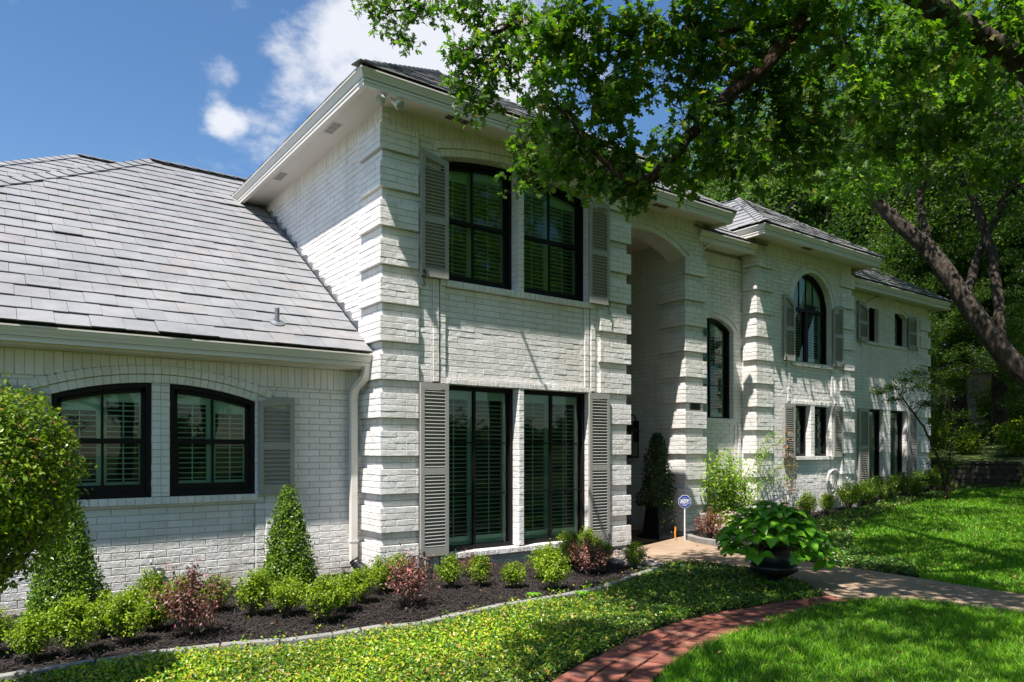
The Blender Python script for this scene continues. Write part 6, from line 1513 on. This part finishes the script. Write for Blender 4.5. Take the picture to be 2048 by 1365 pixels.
while nc<62:  # more unseen clumps, added sunward to shade the path and near lawn
    gx_,gy_=r.uniform(2.8,12.5),r.uniform(1.2,7.2); h=r.uniform(5.6,9.2)
    if gx_<2.9+(gy_-4)*1.35 or gx_<3.0: continue
    c=np.array([gx_-.43*h,gy_-.196*h,h-.14]); rr=r.uniform(.40,.75); s_=c[0]*.5906+c[1]*.807
    if s_>.4:
        px=1024+1446*(c[0]*.807-c[1]*.5906)/s_; py=900-1446*(c[2]-1.5)/s_; pr=1446*(rr+.3)/s_
        if py+pr>-5 and px-pr<2100: continue
    tt=(8.27-c[1])/.196; xx=c[0]+.43*tt; zz=c[2]-tt
    if 3.3<xx<9.1 and -1.2<zz<4.2: continue
    nc+=1; n=int(230*rr/.7); d=unit(r.normal(0,1,(n,3))); P=c+d*(rr*r.uniform(.3,1,(n,1))**.5)*np.array([1,1,.7]); leaves(cf,P,.14,LEAF_OAK_LITE,np.array([0,0,1.]),.45,flat=.3,r=r)
cf.v=[np.concatenate(cf.v)-OB]; tag(cf.obj('crown',M['oak_leaf'],oak),kind='stuff')
# ---- background trees
def tree_meshes(seed,h,cr,nleaf,ls,lean=0):
    r=np.random.default_rng(seed); t=MB(); c=MB(); top=np.array([r.normal(0,.6),r.normal(0,.6),h*.55]); tube(t,smooth_poly([(0,0,-.6),(r.normal(0,.1),r.normal(0,.1),h*.2),top],5),list(np.linspace(.36,.20,11)),10)
    br=[]
    for k in range(15):
        a=k*2.4+r.normal(0,.3); z0=h*r.uniform(.18,.55); p0=top*(z0/top[2]); L=cr*r.uniform(.6,1.05); e=p0+np.array([math.cos(a)*L,math.sin(a)*L,h*r.uniform(.02,.34)]); mid=(p0+e)/2+np.array([0,0,r.uniform(-.3,.9)])+r.normal(0,.3,3)
        P=smooth_poly([p0,mid,e],5); tube(t,P,list(np.linspace(.13,.03,11)),7,False); br.append(P)
        for j in range(3):
            q=P[r.integers(4,10)]; e2=q+unit(r.normal(0,1,3)+np.array([0,0,.3]))*r.uniform(1,2.2); tube(t,[q,(q+e2)/2+r.normal(0,.15,3),e2],[.045,.03,.012],5,False); br.append(np.array([q,(q+e2)/2,e2]))
    C=[]
    for P in br:
        for k in range(3): C.append(P[r.integers(len(P)//2,len(P))]+r.normal(0,.5,3))
    for k in range(70):
        d=unit(r.normal(0,1,3)); C.append(np.array([0,0,h*.60])+d*np.array([cr,cr,h*.38])*r.uniform(.55,1.0))
    C=np.array(C); C[:,2]=np.maximum(C[:,2],h*.16); per=nleaf//len(C)
    for q in C:
        rr=r.uniform(.55,1.25); n=int(per*rr); d=unit(r.normal(0,1,(n,3))); leaves(c,q+d*(rr*r.uniform(.1,1,(n,1))**.6)*np.array([1,1,.6]),ls,LEAF_SIMPLE,np.array([0,0,1.]),.35,flat=.2,r=r)
    a=t.me('trunk',True); a.materials.append(M['bark']); b=c.me('crown'); b.materials.append(M['far_leaf']); return a,b
TM=[tree_meshes(s,19,5.6,62000,.15) for s in (101,102,103)]
def tree(x,y,k,sc,label,grp='trees behind and beside the house',z=None,rz=None,trunk=True,name='background_tree'):
    z=gh(x,y) if z is None else z; o=empty(name,(x,y,z),rng.uniform(0,6.28) if rz is None else rz); tag(o,label,'tree',grp); o.scale=(sc,sc,sc)
    for n_,me in zip(('trunk','crown'),TM[k]):
        q=bpy.data.objects.new(n_,me); COL.objects.link(q); q.parent=o
        if n_=='crown': q['kind']='stuff'
    return o
for a in ((36.0,29.4,0,1.0,'sunlit light green tree showing above the porch roof'),(33.8,24.8,1,.98,'tree above the peak of the bay roof'),(30.2,20.5,2,1.05,'dense tree right behind the bay roof peak'),(39.2,24.5,0,1.15,'tall tree behind the gutter line of the far wing'),(30.0,17.2,1,1.0,'tree close behind the far wing roof'),(38.2,19.1,2,1.15,'deep background tree above the far wing'),
 (31.4,14.6,0,1.0,'tree beside the right end of the far wing'),(31.7,12.7,1,.95,'thick-trunked tree on the bank beyond the retaining wall'),(30.5,11.0,2,.9,'second trunk on the bank right of the thick one'),(38.5,12.6,0,1.1,'tree high on the bank at the right edge'),(34.5,9.6,0,1.05,'tree behind the right-hand trunks on the bank'),(28.8,7.4,1,.95,'tree at the right edge of the picture beyond the lawn'),(51.8,21.5,2,1.2,'far tree beside the neighbouring house'),(52.2,17.8,0,1.2,'far tree on the skyline of the bank')):
    tree(*a)
for a in ((26,-12,0,1.0,'front yard tree seen only in the window reflections, nearest'),(36,-20,1,1.1,'front yard tree across the street, mirrored in the tall windows'),(15,-16,2,.95,'front yard tree mirrored in the upper windows'),(44,-34,0,1.2,'street tree mirrored in the panes'),(5,-18,1,.9,'front yard tree mirrored in the garage wing windows'),(24,-30,2,1.2,'second street tree mirrored in the panes'),(-4,-15,0,.9,'front yard tree mirrored at the left of the garage wing windows'),(9.5,-21,1,1.05,'front yard tree mirrored between the garage wing sashes'),(20,-23,0,1.1,'front yard tree mirrored low in the tall windows'),(0,-29,2,1.2,'street tree mirrored in the garage wing windows'),(33,-29,0,1.1,'street tree mirrored in the upper sashes'),(48,-24,1,1.2,'far street tree mirrored in the tall windows')):
    tree(*a,grp='trees reflected in the window panes')
for a in ((25.6,12.4,0,.42,'low leafy young tree on the bank just behind the far wing corner'),(28.0,12.9,2,.48,'young tree under the neighbouring roof line'),(45,16.3,1,.7,'mid-sized tree hiding the skyline at the right'),(24.9,7.6,2,.36,'young tree at the right end of the lawn')):
    tree(*a,grp='young trees on the bank')
# leaning oak at the right edge
lo=empty('leaning_oak',(19.59,4.87,g(19.59,4.87))); tag(lo,'heavy leaning oak trunk crossing the right side of the picture','tree'); LO=np.array(lo.location)
B1b=[(19.7,4.8,-.1)]+B1
tb('trunk',B1b[:7],.27,.19,M['bark'],lo,LO,18,jit=.004); tb('limb',B1b[6:],.19,.09,M['bark'],lo,LO,14,jit=.005); tb('limb',B2,.13,.06,M['bark'],lo,LO,10,jit=.02); tb('limb',B3,.10,.05,M['bark'],lo,LO,10,jit=.02); tb('limb',B4,.11,.05,M['bark'],lo,LO,10,jit=.02)
c=MB(); r=np.random.default_rng(55); nc=0; bt=MB()
ends=[B1[-1],B2[-1],B3[-1],B4[-1],B2[3],B4[2],B3[2]]
while nc<135:
    q=np.array([r.uniform(13.5,24),r.uniform(3.5,12.5),r.uniform(6.8,13.5)]) if nc>24 else np.array(ends[nc%7])+r.normal(0,1.0,3)
    if q[2]<7.2 and q[0]<17: continue
    s_=q[0]*.5906+q[1]*.807; px=1024+1446*(q[0]*.807-q[1]*.5906)/s_; py=900-1446*(q[2]-1.5)/s_
    if px<1480+max(0,(300-py))*-.2: continue
    if py>520 and px<1850: continue
    e=np.array(ends[np.argmin([np.linalg.norm(q-np.array(k)) for k in ends])]); tube(bt,[e-LO,(e+q)/2+r.normal(0,.25,3)-LO,q-LO],[.035,.02,.008],5,False)
    rr=r.uniform(.6,1.1); n=int(260*rr); d=unit(r.normal(0,1,(n,3))); leaves(c,q-LO+d*(rr*r.uniform(.1,1,(n,1))**.6)*np.array([1,1,.6]),.125,LEAF_OAK_LITE,np.array([0,0,1.]),.4,flat=.3,r=r); nc+=1
tag(c.obj('crown',M['far_leaf'],lo),kind='stuff'); bt.obj('branches',M['bark'],lo)['kind']='stuff'
# small maple at the far wing
mp_=empty('small_maple',(18.82,7.92,g(18.82,7.92))); tag(mp_,'small multi-stemmed maple with flat leaf layers in front of the far wing corner','tree'); MO=np.array(mp_.location)
for P,a,b in ((M1,.04,.014),(M2,.032,.01),(M3,.022,.008)): tb('trunk',[tuple(p) for p in P],a,b,M['bark'],mp_,MO,8,jit=.008)
c=MB();bt=MB()
for (x,y,z,rad) in MAPLE:
    q=np.array([x,y,z]); e=min([np.array(p) for p in M1[2:]+M2[2:]+M3[1:]],key=lambda p:np.linalg.norm(p-q)); tube(bt,[e-MO,(e+q)/2-MO+np.array([0,0,.05]),q-MO],[.012,.008,.004],5,False)
    n=int(340*rad/.35); d=unit(r.normal(0,1,(n,3))); leaves(c,q-MO+d*r.uniform(.1,1,(n,1))*np.array([rad*1.25,rad*1.25,rad*.42]),.06,LEAF_SIMPLE,np.array([0,0,1.]),.6,flat=.2,r=r)
tag(c.obj('foliage',M['maple_leaf'],mp_),kind='stuff'); tag(bt.obj('twigs',M['bark'],mp_),kind='stuff')
# ---- retaining wall, bank shrubs, neighbour
rwl=empty('retaining_wall',(23.1,11,g(23,11))); tag(rwl,'dark low stone retaining wall at the end of the lawn','wall'); RB=np.array(rwl.location)
bs=MB(); bs.box(0,-3.2,-.5,.3,4.5,.66); bs.obj('wall_core',M['mosswall'],rwl)
for k in range(5):
    y=-3.2+(k%2)*.25; 
    while y<4.4:
        l=rng.uniform(.35,.6); m=MB(); m.box(-.05-rng.uniform(0,.02),y+.01,-.06+k*.15+.01,.02,min(y+l,4.5)-.01,-.06+(k+1)*.15-.01); m.obj('wall_stone',M['mosswall'],rwl); y+=l
m=MB(); m.box(-.08,-3.2,.69,.36,4.5,.76); m.obj('coping',M['mosswall'],rwl)
for i,(x,y,s,l) in enumerate([(24.6,11.6,3.2,'bright shrub on the bank beside the far wing'),(25.4,10.0,2.6,'shrub on the bank behind the retaining wall'),(27.0,11.9,3.4,'shrub under the neighbouring roof'),(22.4,6.9,2.0,'low green mound at the right end of the retaining wall'),(23.4,6.1,2.6,'mounded shrub at the right edge beyond the lawn'),(22.3,9.6,1.8,'dark shrub between the far wing and the retaining wall'),(33.5,14.0,4.5,'bushy mass on the bank behind the trunks'),(36.0,12.5,5.0,'bushy mass high on the bank at the right'),(35.5,16.5,5.0,'bush behind the far wing corner'),(41,14.5,7.0,'bush row far up the bank'),(43,18,6.0,'bush row beside the neighbouring house'),(25.5,8.6,3.4,'broad bush on the bank right of the retaining wall'),(26.5,13.5,4.2,'broad bush on the bank behind the far wing corner'),(46,15.0,8,'bush mass closing the skyline at the right'),(44,11.5,8,'bush mass closing the skyline at the far right')]):
    shrub('bank_shrub',boxm[i%4],x,y,s,l,'shrub','shrubs on the bank',z=gh(x,y)-.10*s)
nh=empty('neighbour_house',(47.5,20.5,gh(47.5,20.5)-.1),R(10)); tag(nh,'pale neighbouring house with a pinkish roof far behind the trunks','house')
zb=0; obj_box('wall',(-6,-4,-1,6,4,2.3),simple('neighbour_stucco',(0.42,0.38,0.34),.8,var=.05),nh)
m=MB(); m.add([(-6.5,-4.5,2.25),(6.5,-4.5,2.25),(6.5,4.5,2.25),(-6.5,4.5,2.25),(-2.5,0,4.9),(2.5,0,4.9)],[np.array([[0,1,5,4],[2,3,4,5]]),np.array([[1,2,5],[3,0,4]]),np.array([[3,2,1,0]])]); m.obj('roof',M['pink_roof'],nh)
for x in (-3.5,0,3.5):
    w_=obj_box('window',(x-.5,-4.06,.6,x+.5,-3.99,1.8),M['black_frame'],nh)
w_=obj_box('window',(-6.06,-1,.6,-5.99,.3,1.8),M['black_frame'],nh)

for i,(x,y,sc_,l) in enumerate([(6,-13,7,'unseen hedge shrub added behind the camera, mirrored leftmost'),(11,-14,7.5,'unseen hedge shrub added behind the camera, second in the mirrored row'),(16,-15,7,'unseen hedge shrub added behind the camera, third in the mirrored row'),(21,-17,8,'unseen hedge shrub added behind the camera, fourth in the mirrored row'),(27,-19,8,'unseen hedge shrub added behind the camera, fifth in the mirrored row'),(34,-23,9,'unseen hedge shrub added behind the camera, sixth in the mirrored row'),(42,-27,10,'unseen hedge shrub added behind the camera, seventh in the mirrored row'),(1,-12,7,'added hedge shrub mirrored at the left of the garage wing panes'),(-4,-11,7,'added hedge shrub mirrored at the far left of the garage wing panes'),(52,-30,10,'unseen hedge shrub added behind the camera, last in the mirrored row')]):
    shrub('added_hedge_shrub',darkm[i%2],x,y,sc_,l,'shrub','hedge added to darken the pane reflections',z=-.2)  # unseen row, added to hide the pale horizon in the reflections
